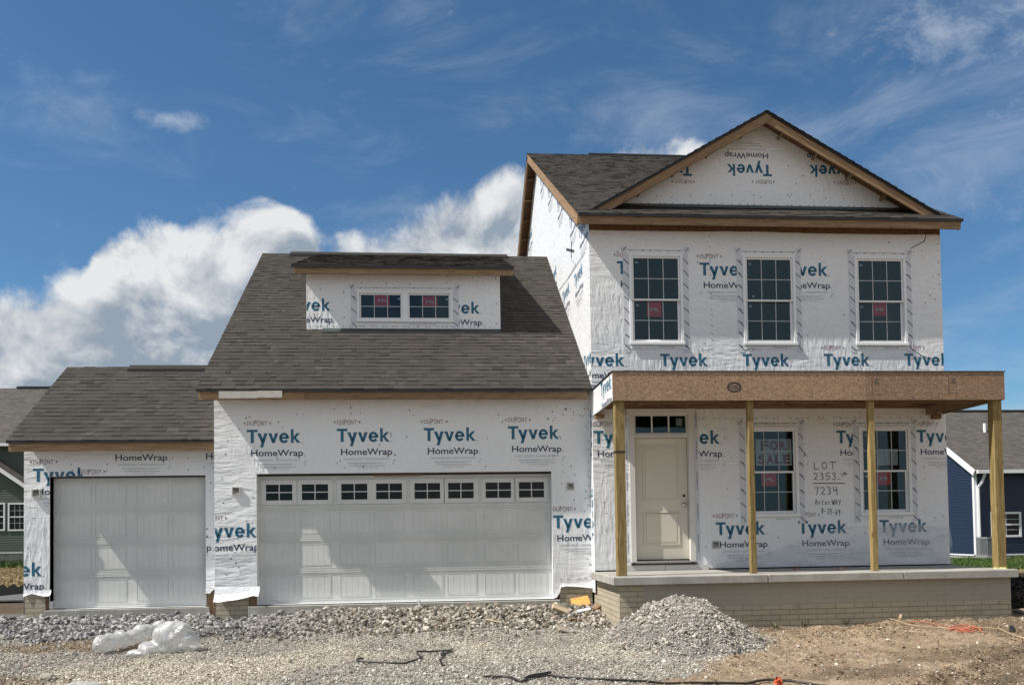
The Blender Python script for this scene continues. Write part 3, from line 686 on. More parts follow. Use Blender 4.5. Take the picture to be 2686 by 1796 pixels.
# hand-written lot number
HW = {'L': [[(0,1),(0,0),(.55,.02)]], 'O': [[(.3,1),(.05,.75),(.02,.3),(.3,0),(.58,.25),(.55,.75),(.3,1)]], 'T': [[(0,1),(.8,1)],[(.4,1),(.4,0)]],
 '2': [[(0,.8),(.2,1),(.5,.9),(.5,.6),(.05,.08),(.2,.15),(.6,0)]], '3': [[(0,.95),(.3,1),(.5,.8),(.2,.55),(.5,.4),(.45,.08),(0,.02)]], '5': [[(.55,1),(.1,1),(.05,.55),(.4,.6),(.55,.3),(.3,0),(0,.08)]],
 '7': [[(0,.95),(.6,1),(.25,0)]], '4': [[(.05,1),(.02,.5),(.6,.5)],[(.5,1),(.5,-.15)]], 'A': [[(0,0),(.3,1),(.6,0)],[(.1,.4),(.5,.4)]], 's': [[(.4,.55),(.1,.6),(.05,.4),(.35,.2),(.05,0)]],
 't': [[(.2,.9),(.2,.05),(.4,0)],[(0,.6),(.4,.6)]], 'e': [[(0,.3),(.4,.35),(.25,.6),(.02,.35),(.1,.02),(.4,.08)]], 'r': [[(.05,.6),(.05,0)],[(.05,.4),(.35,.6)]], 'W': [[(0,1),(.2,0),(.4,.7),(.6,0),(.8,1)]],
 'Y': [[(0,1),(.3,.5)],[(.6,1),(.2,-.1)]], 'R': [[(.05,0),(.05,1),(.45,.85),(.4,.55),(.05,.5),(.5,0)]], '-': [[(.05,.42),(.4,.45)]], '6': [[(.4,1),(.05,.5),(.1,.05),(.45,.1),(.4,.45),(.08,.4)]], '9': [[(.5,.9),(.2,1),(.05,.7),(.3,.5),(.5,.9),(.45,-.1)]],
 'S': [[(.5,.9),(.2,1),(.05,.75),(.45,.35),(.2,0),(0,.1)]], 'M': [[(0,0),(.1,1),(.35,.4),(.6,1),(.7,0)]], 'C': [[(.5,.9),(.1,.8),(.05,.2),(.5,.1)]], ' ': []}
def hand(mb, pl, txt, px0, py0, px1, h, wd=.0115):
    """written from pixel (px0, py0), the left end of the baseline, to px1"""
    (u0, w0), (u1, w1) = pl.px(px0, py0), pl.px(px1[0], px1[1]); n = len(txt); d = Vector((u1-u0, w1-w0)); st = d.length/n; d.normalize(); nrm = Vector((-d.y, d.x))
    for i, ch in enumerate(txt):
        for ln in HW[ch]: stroke(mb, pl, [tuple(Vector((u0, w0))+d*(st*i+a*st*1.05)+nrm*(b*h)) for a, b in ln], wd, BLACK, .004)
hand(mb, PM, 'LOT', 2136, 1230, (2196, 1229), .118); hand(mb, PM, '2353', 2135, 1258, (2199, 1257), .115); hand(mb, PM, '7234', 2137, 1297, (2203, 1295), .125)
stroke(mb, PM, [PM.px(2132, 1267), PM.px(2216, 1267)], .014, BLACK, .004)
hand(mb, PM, 'AsterWAY', 2138, 1322.5, (2208, 1323), .085, .009); hand(mb, PM, 'R-25-69', 2155, 1345, (2206, 1350), .085, .009); hand(mb, PM, 'SMC', 2208, 1250, (2226, 1242), .055, .007)
mb.build('front_wall', house)
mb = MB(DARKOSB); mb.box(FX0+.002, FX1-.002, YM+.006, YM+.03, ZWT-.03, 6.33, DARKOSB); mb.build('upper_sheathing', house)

# --- side and rear walls of the two-storey part
zr_ = lambda y: 6.328+SM_*((y if y < 6.82 else 13.64-y)+.62)-.04
mb = MB(WRAP, BLUE, NAVY, RED, GREY, DOT)
ys = [YM, 2, 4, 6.82, 9, 11, 13.9]
for a, b in zip(ys, ys[1:]): mb.poly([(XM0, b, .1), (XM0, a, .1), (XM0, a, zr_(a)), (XM0, b, zr_(b))], WRAP)
for px, py, s in ((1494,603,1.0),(1462,560,1.0),(1437,524,1.0),(1417,492,1.0),(1399,464,1.0),(1519,630,1.0),(1507,757,1.05),(1476,800,1.05),(1446,750,1.0),(1387,645,1.0),(1532,972,1.05),(1450,830,1.0)):
    u, w_ = PSL.px(px, py); block(mb, PSL, u, w_, clip=(-13, -YM-.0, .1, 10.2), s=s, maker=False)
def spx(*q): return [PSL.px(a, b) for a, b in q]
stroke(mb, PSL, spx((1486,654),(1506,659)), .05, DOT, .004); stroke(mb, PSL, spx((1499,636),(1499,674)), .07, DOT, .004)
stroke(mb, PSL, spx((1534,662),(1492,728),(1462,768)), .03, GREY, .004); stroke(mb, PSL, spx((1498,680),(1510,693),(1492,728)), .02, GREY, .004)
staples(mb, PSL, [(.20, 6.2), (.22, 3.6)], 12, .2); staples(mb, PSL, spx((1405,545),(1405,720)), 13, .3)
for k, z0 in enumerate((.98, 2.32)):                                # printing turned on its side beside the garage
    u = .20; w_ = z0
    block(mb, PSL, u, w_, clip=(.02, -YM-.005, .3, 3.3), tr=lambda a, b, u=u, w_=w_: (u-(b-w_)*.62, w_+(a-u)), maker=False, lines=False)
mb.build('side_wall', house)
mb = MB(WRAP); 
for a, b in zip(ys, ys[1:]): mb.poly([(XM1, a, .1), (XM1, b, .1), (XM1, b, zr_(b)), (XM1, a, zr_(a))], WRAP)
mb.poly([(XM1, 13.9, .1), (XM0, 13.9, .1), (XM0, 13.9, 6.35), (XM1, 13.9, 6.35)], WRAP); mb.build('rear_wall', house)
mb = MB(DARKROOM)
for z in (.45, 3.35): mb.box(XM0+.03, XM1-.03, YM+.2, 13.8, z-.1, z, DARKROOM)
mb.box(XM0+.04, XM1-.04, 4.6, 4.7, .46, 3.24, DARKROOM); mb.box(XM0+.04, XM1-.04, 4.6, 4.7, 3.36, 6.2, DARKROOM); mb.box(7.55, 7.65, YM+.3, 4.55, .46, 3.24, DARKROOM)
mb.build('inner_floors', house)

# --- big garage
GDW, GDH = 4.877, 2.1436
mb = MB(WRAP, BLUE, NAVY, RED, GREY, DOT); GX0, GX1 = -.6753, XM0
wall(mb, PG, GX0, GX1, .235, 3.45, [(0, GDW, 0, GDH)], WRAP, .16)
def hem(mb, pl, pts, top, curl=.0, m=WRAP, n=1):
    """a loose lower edge: pts = (u, w, out) along the bottom, hanging from w = top"""
    for (a, za, oa), (b, zb_, ob_) in zip(pts, pts[1:]):
        mids = [(top, 0.0, 0.0), ((top+za)/2, oa*.3, ob_*.3)]
        mb.poly([pl.p(a, (top+za)/2, oa*.25+.002), pl.p(b, (top+zb_)/2, ob_*.25+.002), pl.p(b, top+.004, .001), pl.p(a, top+.004, .001)], m)
        mb.poly([pl.p(a, za, oa), pl.p(b, zb_, ob_), pl.p(b, (top+zb_)/2, ob_*.25+.002), pl.p(a, (top+za)/2, oa*.25+.002)], m)
hem(mb, PG, [(GX0, .07, .10), (-.58, .065, .11), (-.45, .085, .10), (-.3, .10, .11), (-.16, .13, .10), (-.05, .16, .11), (.045, .15, .15)], .30)
hem(mb, PG, [(4.872, 0.0, .02), (4.93, .02, .03), (4.985, .10, .02), (5.0, .19, .02), (5.1, .205, .02), (5.3, .19, .025), (5.46, .17, .03), (5.54, .16, .03)], .26)
cg = (GX0, GX1, .1, 3.45)
for px, py in ((647.6,1163), (883.7,1160), (1111.7,1157.7), (1332.6,1152.7)): blockpx(mb, PG, px, py, clip=cg)
blockpx(mb, PG, 530.3, 1411.5, clip=(GX0+.01, -.005, .2, 3.4)); blockpx(mb, PG, 1451.1, 1386.5, clip=(4.88, GX1-.01, .2, 3.4))
dots(mb, PG, 46, GX0+.05, GX1-.05, 2.2, 3.25, [], seed=2); dots(mb, PG, 12, GX0+.05, -.05, .5, 2.2, seed=21); dots(mb, PG, 10, 4.95, GX1-.05, .4, 2.2, seed=22)
staples(mb, PG, [(GX1-.03, 3.2), (GX1-.03, .3)], 31, .16); staples(mb, PG, [(GX0+.05, .22), (-.05, .3)], 32, .12); staples(mb, PG, [(4.97, .32), (GX1-.02, .33)], 33, .12)
dots(mb, PG, 14, 4.7, GX1-.05, 3.0, 3.25, seed=35)
mb.build('garage_front_wall', house)
mb = MB(WRAP); zg = lambda y: 3.48+SG*((y if y < 5.183 else 10.366-y)+.355)-.05
for a, b in ((0, 5.183), (5.183, 10.3)): mb.poly([(GX0, b, -.3), (GX0, a, -.3), (GX0, a, zg(a)), (GX0, b, zg(b))], WRAP)
mb.poly([(GX1, 10.3, -.3), (GX0, 10.3, -.3), (GX0, 10.3, 3.5), (GX1, 10.3, 3.5)], WRAP); mb.build('garage_side_wall', house)

def garage_door(name, x0, width, y, h, ncol, glazed, colx=None, seed=1, zf=0.0):
    d = MB(GDOOR, BLACKTRIM); nr = 4; sh = h/nr; rr = random.Random(seed)
    d.box(x0, x0+width, y+.004, y+.045, zf, zf+h, GDOOR)
    for r in range(nr):
        z0, z1 = zf+r*sh+.003, zf+(r+1)*sh-.004
        d.box(x0, x0+width, y-.006, y+.0035, z0, z0+.028, GDOOR); d.box(x0, x0+width, y-.006, y+.0035, z1-.026, z1, GDOOR)
        for k, zz in enumerate((z0+.045, z1-.044)): d.box(x0, x0+width, y-.003, y+.0035, zz, zz+.012, GDOOR)
        for c in range(ncol):
            a, b = colx[c]; pz0, pz1 = z0+.105, z1-.088
            if glazed and r == nr-1:
                continue
            g = .005; ns = 5
            d.box(a-.016, b+.016, y-.001, y+.0035, pz0-.016, pz0-.006, GDOOR); d.box(a-.016, b+.016, y-.001, y+.0035, pz1+.006, pz1+.016, GDOOR)
            d.box(a-.016, a-.006, y-.001, y+.0035, pz0-.0055, pz1+.0055, GDOOR); d.box(b+.006, b+.016, y-.001, y+.0035, pz0-.0055, pz1+.0055, GDOOR)
            for q in range(ns):
                u0 = a+(b-a)*q/ns; d.box(u0+g/2, u0+(b-a)/ns-g/2, y+.0016, y+.0035, pz0, pz1, GDOOR)
    d.box(x0+.004, x0+width-.004, y+.01, y+.05, zf-.014, zf-.0005, BLACKTRIM)
    o = d.build(name, house)
    if glazed:
        for a, b in colx:
            xc = (a+b)/2; z0, z1 = h-sh+.125, h-sh+.125+.262; hw = .215
            g = MB(GDOOR, BLKGLASS)
            for q in ((xc-hw-.075, xc-hw, z0-.075, z1+.075), (xc+hw, xc+hw+.075, z0-.075, z1+.075), (xc-hw, xc+hw, z1, z1+.075), (xc-hw, xc+hw, z0-.075, z0)): g.box(q[0], q[1], y-.016, y+.0035, q[2], q[3], GDOOR)
            g.poly([(xc-hw, y-.002, z0), (xc+hw, y-.002, z0), (xc+hw, y-.002, z1), (xc-hw, y-.002, z1)], BLKGLASS)
            g.box(xc-.008, xc+.008, y-.012, y-.003, z0, z1, GDOOR); g.box(xc-hw, xc+hw, y-.0115, y-.0035, (z0+z1)/2-.008, (z0+z1)/2+.008, GDOOR)
            g.build('door_window', o, bevel=.002)
    return o
PDR = yplane(.16)
lefts = [698.9, 793.4, 897, 988.5, 1089.1, 1177.7, 1276, 1363.1]; rights = [766, 859.5, 962, 1052.5, 1152.4, 1240, 1337.5, 1424.3]
cols = []
for a, b in zip(lefts, rights):
    c = (PDR.px(a, 1280)[0]+PDR.px(b, 1280)[0])/2; cols.append((c-.235, c+.235))
garage_door('garage_door', .0, GDW, .16, GDH-.03, 8, True, cols)
SX0, SX1, ZS = -3.420, -.9127, -.0255; PDS = yplane(YS+.164)
cols2 = []
for a, b in ((160, 238), (251.5, 330), (361, 440), (455, 534)):
    cols2.append((PDS.px(a, 1500)[0], PDS.px(b, 1500)[0]))
garage_door('garage_door', SX0, SX1-SX0, YS+.164, 2.163, 4, False, cols2, 2, ZS)
mb = MB(WOOD, BLACKTRIM); mb.box(.0, GDW, .06, .15, GDH-.02, GDH+.14, BLACKTRIM); mb.box(2.7, 4.6, .02, .058, GDH-.008, GDH+.14, WOOD); mb.box(.002, GDW-.002, .12, .158, GDH-.034, GDH-.0205, BLACKTRIM); mb.box(1.9, 2.7, .09, .119, GDH-.05, GDH-.0215, WOOD)
mb.box(SX0, SX1, YS+.03, YS+.15, 2.138, 2.33, BLACKTRIM); mb.box(SX0-.02, SX0, YS+.02, YS+.15, .1, 2.157, BLACKTRIM); mb.build('door_header', house)

# --- small garage
mb = MB(WRAP, BLUE, NAVY, RED, GREY, DOT); QX0, QX1 = -3.8263, GX0
wall(mb, PS, QX0, QX1, .24, 2.66, [(SX0, SX1, -.03, 2.158)], WRAP, .155)
hem(mb, PS, [(QX0, .19, .03), (-3.75, .215, .02), (-3.69, .235, .01), (-3.61, .215, .02), (-3.53, .195, .03), (-3.43, .19, .04), (-3.39, .21, .05)], .29)
hem(mb, PS, [(SX1, .19, .02), (-.85, .18, .02), (-.68, .35, .01)], .42)
cs = (QX0, SX0, .2, 2.66)
blockpx(mb, PS, 86, 1264.2, clip=cs); blockpx(mb, PS, 86, 1264.2, clip=(SX0, -2.9, 2.16, 2.66), lines=False)
blockpx(mb, PS, -35.2, 1514, clip=cs, maker=False, lines=False); blockpx(mb, PS, 408, 1413, clip=(SX1+.01, QX1-.01, .3, 2.1), maker=False)
u, w_ = PS.px(302.7, 1209); block(mb, PS, u-.065, w_+.215, clip=(SX0, QX1, 2.16, 2.66), big=False, maker=False)
u, w_ = PS.px(540.6, 1205); block(mb, PS, u-.065, w_+.215, clip=(SX0, QX1-.01, 2.16, 2.66), big=False, maker=False)
u, w_ = PS.px(203, 1237); block(mb, PS, u+.055, w_-.335, clip=(SX0, QX1, 2.16, 2.66), big=False, sub=False, lines=False)
for px, py in ((282,1217),(281,1234),(453,1201),(494,1202),(494,1231),(535,1225),(89,1359),(73,1436),(553,1266),(188,1218),(370,1185),(190,1234)): u, w_ = PS.px(px, py); mb.disc(PS.p(u, w_, .004), PS.n, .011, 7, DOT)
mb.build('small_garage_front_wall', house)
mb = MB(WRAP); zs = lambda y: 2.7116+SS_*((y if y < 2.3716 else 4.7432-y)-.02)-.05
for a, b in ((YS, 2.3716), (2.3716, 4.4)): mb.poly([(QX0, b, -.3), (QX0, a, -.3), (QX0, a, zs(a)), (QX0, b, zs(b))], WRAP)
mb.poly([(QX1, 4.4, -.3), (QX0, 4.4, -.3), (QX0, 4.4, 2.7), (QX1, 4.4, 2.7)], WRAP); mb.build('small_garage_side_wall', house)

# --- dormer
mb = MB(WRAP, BLUE, NAVY, RED, GREY, DOT)
wall(mb, PD, xd0, xd1, zd0, zd1, [(wa[0]+.02, wa[0]+wdx-.02, dz0+.02, dz1-.02)], WRAP)
xx = wa[0]; mb.holes = [(wa[0], wa[0]+wdx, dz0, dz1)]
blockpx(mb, PD, 867.1, 816.3, 'r', clip=(xd0+.005, xx-.12, zd0+.06, zd1), lines=False, maker=False); blockpx(mb, PD, 1258.6, 823.7, 'r', clip=(xx+wdx+.1, xd1, zd0+.06, zd1), lines=False, maker=False)
staples(mb, PD, [(xd0+.03, zd0+.10), (xd1-.03, zd0+.10)], 41, .10)
for px, py in ((913,719),(1008,721),(1173,725),(1241,728),(948,741),(1013,743),(1075,746),(1172,742),(1299,729),(1301,734),(1303,797),(1302,848),(840,757),(901,767),(903,832),(824,824)): u, w_ = PD.px(px, py); mb.disc(PD.p(u, w_, .004), PD.n, .012, 7, DOT)
mb.build('dormer_wall', house)
sd = (7.43-6.02)/(5.15-1.33)
mb = MB(WRAP)
for x in (xd0, xd1):
    mb = MB(WRAP); yb = 5.0; q = [(x, YD, zd0), (x, YD, zd1), (x, yb, 6.02+sd*(yb-1.33)-.04), (x, yb, 3.48+SG*(yb+.355)-.02)]; mb.poly(q if x == xd0 else q[::-1], WRAP); mb.build('dormer_side_wall', house)
dl, dr = aty(762.6, 691.3, 1.33), aty(1348.9, 705.8, 1.33)
roof('dormer_roof', dl.x, dr.x, 1.33, 6.02, sd, 5.15, back=False, seed=9)
board('fascia_board', dl.x+.06, dr.x-.02, 1.36, 5.872, 5.995, joints=())
mb = MB(DARKOSB)
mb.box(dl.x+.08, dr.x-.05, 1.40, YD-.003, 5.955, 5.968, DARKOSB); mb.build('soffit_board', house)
mb = MB(bpy.data.materials['dark_flashing']); mb.poly([(xd0+.3, YD-.004, zd0+.062), (xd1-.0, YD-.004, zd0+.062), (xd1, YD-.115, zd0+.03-.115*SG+.024), (xd0+.3, YD-.115, zd0+.03-.115*SG+.024)][::-1]); mb.build('step_flashing', house)

# --- front door with transom
dx0, dx1, dzb = 6.2452, 7.1592, .6306
mb = MB(FDOOR); yd_ = YM+.08
mb.box(dx0, dx1, yd_, yd_+.045, dzb, dzb+2.032, FDOOR)
for (z0, z1) in ((dzb+.24, dzb+.80), (dzb+.985, dzb+1.91)):
    a, b = dx0+.145, dx1-.145
    for q in ((a, b, z0, z0+.022), (a, b, z1-.022, z1), (a, a+.022, z0+.022, z1-.022), (b-.022, b, z0+.022, z1-.022)): mb.box(q[0], q[1], yd_-.011, yd_-.0005, q[2], q[3], FDOOR)
    mb.box(a+.05, b-.05, yd_-.007, yd_-.0005, z0+.05, z1-.05, FDOOR)
door = mb.build('front_door', house, bevel=.003)
f = MB(JAMB, VINYL); ft = dzb+2.032
X0, X1, ZT = dx0-.055, dx1+.055, DZ1
f.box(X0-.035, X0+.05, YM-.03, YM+.12, DZ0+.03, ZT, JAMB); f.box(X1-.05, X1+.035, YM-.03, YM+.12, DZ0+.03, ZT, JAMB)
f.box(X0+.051, X1-.051, YM-.01, YM+.12, ft+.006, ft+.055, JAMB); f.box(X0-.06, X1+.06, YM-.04, YM+.12, ZT, ZT+.045, JAMB); f.box(X0-.075, X1+.075, YM-.055, YM+.12, ZT+.0455, ZT+.065, JAMB)
f.box(X0+.051, X1-.051, YM+.0, YM+.11, ft+.0555, ft+.085, JAMB); f.box(X0+.051, X1-.051, YM+.0, YM+.11, ZT-.045, ZT-.001, JAMB)
for a in (X0+.0515, X1-.08): f.box(a, a+.028, YM+.001, YM+.11, ft+.0855, ZT-.0455, JAMB)
f.build('door_frame', door)
p = MB(GLASS); ga, gb_, gc_, gd_ = X0+.08, X1-.08, ft+.085, ZT-.046; p.poly([(ga-.01, YM+.05, gc_-.01), (gb_+.01, YM+.05, gc_-.01), (gb_+.01, YM+.05, gd_+.01), (ga-.01, YM+.05, gd_+.01)]); p.build('transom_pane', door)
for q in (1, 2): g = MB(VINYL); g.box(ga+(gb_-ga)*q/3-.012, ga+(gb_-ga)*q/3+.012, YM+.036, YM+.046, gc_, gd_, VINYL); g.build('transom_bar', door)
s = MB(PAPER); s.poly([(gb_-.16, YM+.058, gc_+.13), (gb_-.05, YM+.058, gc_+.12), (gb_-.045, YM+.058, gc_+.25), (gb_-.15, YM+.058, gc_+.255)]); s.build('paper_sticker', door)
t = MB(BLACKTRIM, METAL); t.box(X0-.04, X1+.05, YM-.06, YM+.12, .545, .572, BLACKTRIM); t.box(X0+.03, X1-.03, YM-.02, YM+.078, .573, .612, METAL); t.box(X0+.051, X1-.051, YM+.05, YM+.10, .6125, .629, BLACKTRIM); t.build('threshold', door)
kb = MB(METAL, BLACKTRIM); kx = dx1-.065; kz = dzb+.92
for (yy, r0) in ((0, .033), (-.02, .014), (-.035, .014), (-.04, .027), (-.058, .029), (-.068, .018)): pass
prof = [(0, .033), (-.008, .033), (-.009, .014), (-.034, .014), (-.040, .026), (-.055, .030), (-.066, .022), (-.070, .004)]
for (ya, ra), (yb, rb) in zip(prof, prof[1:]):
    for k in range(12):
        c = [(math.cos(q*math.pi/6), math.sin(q*math.pi/6)) for q in (k, k+1)]
        kb.poly([(kx+ra*c[0][0], yd_+ya, kz+ra*c[0][1]), (kx+ra*c[1][0], yd_+ya, kz+ra*c[1][1]), (kx+rb*c[1][0], yd_+yb, kz+rb*c[1][1]), (kx+rb*c[0][0], yd_+yb, kz+rb*c[0][1])], METAL)
kb.build('door_knob', door, smooth=True)
kb = MB(BLACKTRIM); kb.disc((kx, yd_-.002, kz+.145), (0,-1,0), .026, 14, BLACKTRIM); kb.build('lock_bore', door)
t = MB(TAPE, NAVY)
for a, b in ((X0-.135, X0-.036), (X1+.036, X1+.12)):
    rect(t, PM, a, b, .62, ZT-.02, TAPE if a > X0 else WRAP, off=.005)
    for k in range(5):
        z = .75+k*.52; put(t, PM, 'StraightFlash', 0, .30, 0, .03, NAVY, off=.0075, tr=lambda p, q, a=a, z=z: (a+.07-q, z+p))
t.build('flashing_tape', door)
mb = MB(mat('pale_sill_plate', base=(.56,.55,.53), rough=.6)); mb.box(dx0-.35, 6.72, YM-.03, YM-.003, .452, .543, 0); mb.box(6.726, dx1+.3, YM-.03, YM-.003, .452, .541, 0); mb.build('sill_plate', house)

# --- porch: slab, block foundation, posts, beam and framing
SLZ = .449; SY = -2.167; SX0p, SX1p = 5.464, 11.622
j1, j2 = atz(1969, 1500, SLZ).x, atz(2327.5, 1495, SLZ).x
mb = MB(CONC)
for a, b in ((SX0p, j1-.006), (j1+.006, j2-.006), (j2+.006, SX1p+.02)): mb.box(a, b, SY, YM-.031 if True else 0, SLZ-.118, SLZ, CONC, .5)
mb.build('porch_slab', house, bevel=.008)
mb = MB(BRICKC, SMOOTHC); fx0, fx1, fy = 5.575, 11.585, SY+.12
mb.poly([(fx0, fy, -.7), (fx1, fy, -.7), (fx1, fy, -.005), (fx0, fy, -.005)], BRICKC); mb.poly([(fx0+.35, fy-.003, -.006), (fx1-.0, fy-.003, -.006), (fx1, fy-.003, .332), (fx0+.35, fy-.003, .332)], SMOOTHC)
mb.poly([(fx0, fy, -.005), (fx0+.35, fy, -.005), (fx0+.35, fy, .332), (fx0, fy, .332)], BRICKC)
mb.poly([(fx0, .02, -.7), (fx0, fy, -.7), (fx0, fy, .332), (fx0, .02, .332)], BRICKC); mb.poly([(fx1, fy, -.7), (fx1, 3, -.7), (fx1, 3, .332), (fx1, fy, .332)], SMOOTHC)
mb.build('porch_foundation', house)
def post(u, v, size, wood, band=False, twist=0.0, foot=False):
    mb = MB(wood); h = size/2; x, y = aty(u, v, YP+.055).x, YP+.055+h
    c = [(x+h*sx_*math.cos(twist)-h*sy_*math.sin(twist), y+h*sx_*math.sin(twist)+h*sy_*math.cos(twist)) for sx_, sy_ in ((-1,-1),(1,-1),(1,1),(-1,1))]
    mb.bar(None, None, [(*p, SLZ+.001) for p in c]+[(*p, 3.15) for p in c], wood); o = mb.build('porch_post', house, bevel=.006)
    if band:
        b = MB(BLACKTRIM); b.box(x-h-.004, x+h+.004, y-h-.004, y+h+.004, 2.28, 2.305, BLACKTRIM); b.build('strap', o)
    if foot:
        b = MB(mat('yellow_foam', base=(.62,.55,.22), rough=.9))
        ring = [(h*random.uniform(1.25, 1.75), a*math.pi/9) for a in range(18)]; hs = [random.uniform(.008, .03) for _ in range(18)]
        for k in range(18):
            (r0, a0), (r1, a1) = ring[k], ring[(k+1) % 18]; P = lambda r, a, z: (x+r*math.cos(a), y+r*math.sin(a), SLZ+z)
            b.poly([P(r0, a0, .001), P(r1, a1, .001), P(h*1.2, a1, hs[(k+1) % 18]), P(h*1.2, a0, hs[k])], 0); b.poly([P(h*1.2, a0, hs[k]), P(h*1.2, a1, hs[(k+1) % 18]), P(h*.9, a1, .02), P(h*.9, a0, .02)], 0)
        b.build('foam_crumbs', o)
    else:
        b = MB(GALV); b.box(x+h+.001, x+h+.004, y-.03, y+.03, SLZ+.002, SLZ+.14, GALV); b.build('post_base', o)
    return o
post(1633.5, 1509, .142, TREATED, band=True); post(1979, 1500.5, .090, TREATED); post(2298, 1496, .090, TREATED); post(2630, 1487, .142, TREATED, foot=True)
PZ0, PZ1, PX0, PX1 = 3.0467, 3.4771, 5.5563, 11.6855
mb = MB(OSB); js = [PX0, aty(1941.7, 1010, YP).x, aty(2270.9, 1010, YP).x, aty(2469.6, 1010, YP).x, PX1]
for i, (a, b) in enumerate(zip(js, js[1:])): mb.box(a+.002, b-.002, YP, YP+.012, PZ0, PZ1, OSB, (.5, .58, .08, .14)[i])
st = mb; PP = yplane(YP)
u, w_ = PP.px(1926, 1015)
for rr_ in (.105, .085):
    pr = [(u+rr_*math.cos(k*math.pi/12), w_+rr_*.7*math.sin(k*math.pi/12)) for k in range(25)]; stroke(st, PP, pr, .012, DOT, .002)
put(st, PP, 'OSB', u-.05, u+.05, w_-.03, w_+.03, DOT, off=.002, bold=.02)
for px, py in ((2300, 1000), (2501, 997)):
    u, w_ = PP.px(px, py); put(st, PP, '50', 0, .09, 0, .075, DOT, off=.002, tr=lambda a, b, u=u, w_=w_: (u+b-.04, w_-a+.04))
    stroke(st, PP, [(u-.08, w_+.07), (u-.08, w_-.2), (u+.06, w_-.2)], .006, DOT, .002)
dots(st, PP, 26, PX0+.05, PX1-.05, PZ0+.02, PZ0+.05, r=.007, seed=51); dots(st, PP, 26, PX0+.05, PX1-.05, PZ1-.05, PZ1-.02, r=.007, seed=52)
mb.build('porch_beam', house)
mb = MB(WRAP, BLUE, NAVY, RED, GREY, DOT, BLACKTRIM); PPL = xplane_left(PX0)
mb.box(PX0, PX0+.012, YP+.013, YM-.004, PZ0, PZ1, WRAP); block(mb, PPL, 1.0, 3.235, clip=(.3, 1.9, PZ0, PZ1-.005), lines=False, maker=False, s=.95)
stroke(mb, PPL, [(.29, PZ1-.01), (1.9, PZ1-.01)], .02, BLACKTRIM, .004); mb.build('porch_side_panel', house)
mb = MB(OSB); mb.box(PX1-.012, PX1, YP+.013, YM, PZ0, PZ1, OSB, .2); mb.build('porch_end_panel', house)
mb = MB(WOOD, DARKOSB, BLACKTRIM)
mb.box(PX0+.013, PX1-.013, YP+.0125, YP+.05, PZ0+.002, PZ0+.14, WOOD); mb.box(PX0+.013, PX1-.013, YP+.3, YP+.338, PZ0+.002, PZ0+.09, WOOD)
mb.box(PX0+.013, PX0+.051, YP+.051, YM-.04, PZ0+.002, PZ0+.12, WOOD); mb.box(PX1-.051, PX1-.013, YP+.051, YM-.04, PZ0+.002, PZ0+.12, WOOD)
mb.box(PX1-.35, PX1-.312, YP+.34, YM-.04, PZ0-.02, PZ0+.12, WOOD); mb.box(PX1-.24, PX1-.10, YM-.09, YM-.01, PZ0-.09, PZ0+.0015, WOOD, .1)
mb.box(PX0+.05, PX1-.05, YM-.038, YM-.006, PZ0+.10, PZ0+.22, WOOD)
for i in range(15):
    x = PX0+.35+i*.405
    if x < PX1-.4: mb.box(x, x+.038, YP+.051, YM-.039, PZ0+.16, PZ0+.30, WOOD)
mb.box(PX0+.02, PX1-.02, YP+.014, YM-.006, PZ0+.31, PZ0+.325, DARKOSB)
mb.box(PX0-.01, PX1+.015, YP-.012, YM-.004, PZ1+.001, PZ1+.012, BLACKTRIM)
mb.box(PX0+.014, PX0+.16, YM-.14, YM-.04, PZ0-.06, PZ0+.0015, WOOD)
mb.build('porch_roof_framing', house)
# loose plastic sheet over the foot of the porch wall
def f_sheet(k, b):
    k.n.remove(b); out = k.n['Material Output']
    d = k.a('ShaderNodeBsdfDiffuse', {0: (.62,.65,.68,1)}); g = k.a('ShaderNodeBsdfGlossy', {0: (.9,.9,.9,1), 'Roughness': .3}); t = k.a('ShaderNodeBsdfTransparent')
    n = k.a('ShaderNodeBump', {'Height': k.noise(k.map(objc(k), scale=(1, 1, 4), rot=(0, .35, 0)), 2.5, 4).outputs[0], 'Strength': .6, 'Distance': .04}).outputs[0]; k.l.new(n, d.inputs['Normal']); k.l.new(n, g.inputs['Normal'])
    a = k.a('ShaderNodeMixShader', {0: .12, 1: d.outputs[0], 2: g.outputs[0]}); m2 = k.a('ShaderNodeMixShader', {0: k.m('MULTIPLY_ADD', k.sstep(k.noise(k.map(objc(k), scale=(1, 1, 3.5), rot=(0, .5, 0)), 1.7, 4).outputs[0], .35, .7), .34, .08), 1: t.outputs[0], 2: a.outputs[0]}); k.l.new(m2.outputs[0], out.inputs[0])
FILM = mat('clear_film', f_sheet)
tops = [PM.px(*q) for q in ((1875,1478),(1960,1462),(2040,1440),(2130,1408),(2215,1382),(2300,1372),(2400,1373),(2490,1381))]
sh = MB(FILM)
for i, ((u, w_), (u2, w2)) in enumerate(zip(tops, tops[1:])):
    n = 5
    for k in range(n):
        f = lambda uu, ww, a: (uu, YM-.012-.03*math.sin(a*3.1)*(1+.4*math.sin(uu*5))-.05*a, ww+(.47-ww)*a)
        sh.poly([f(u, w_, (k+1)/n), f(u2, w2, (k+1)/n), f(u2, w2, k/n), f(u, w_, k/n)], FILM)
o = sh.build('plastic_sheet', None, smooth=True); tag(o, 'clear plastic sheeting draped low across the porch wall under the front windows', 'plastic sheet')
mb = MB(FILM); q = [(FX1+.0, YM-.05, .48), (FX1+.15, YM+.05, .5), (FX1+.17, YM+.05, 1.0), (FX1+.06, YM+.02, 1.28), (FX1, YM-.01, 1.32)]
for i in range(4):
    pass

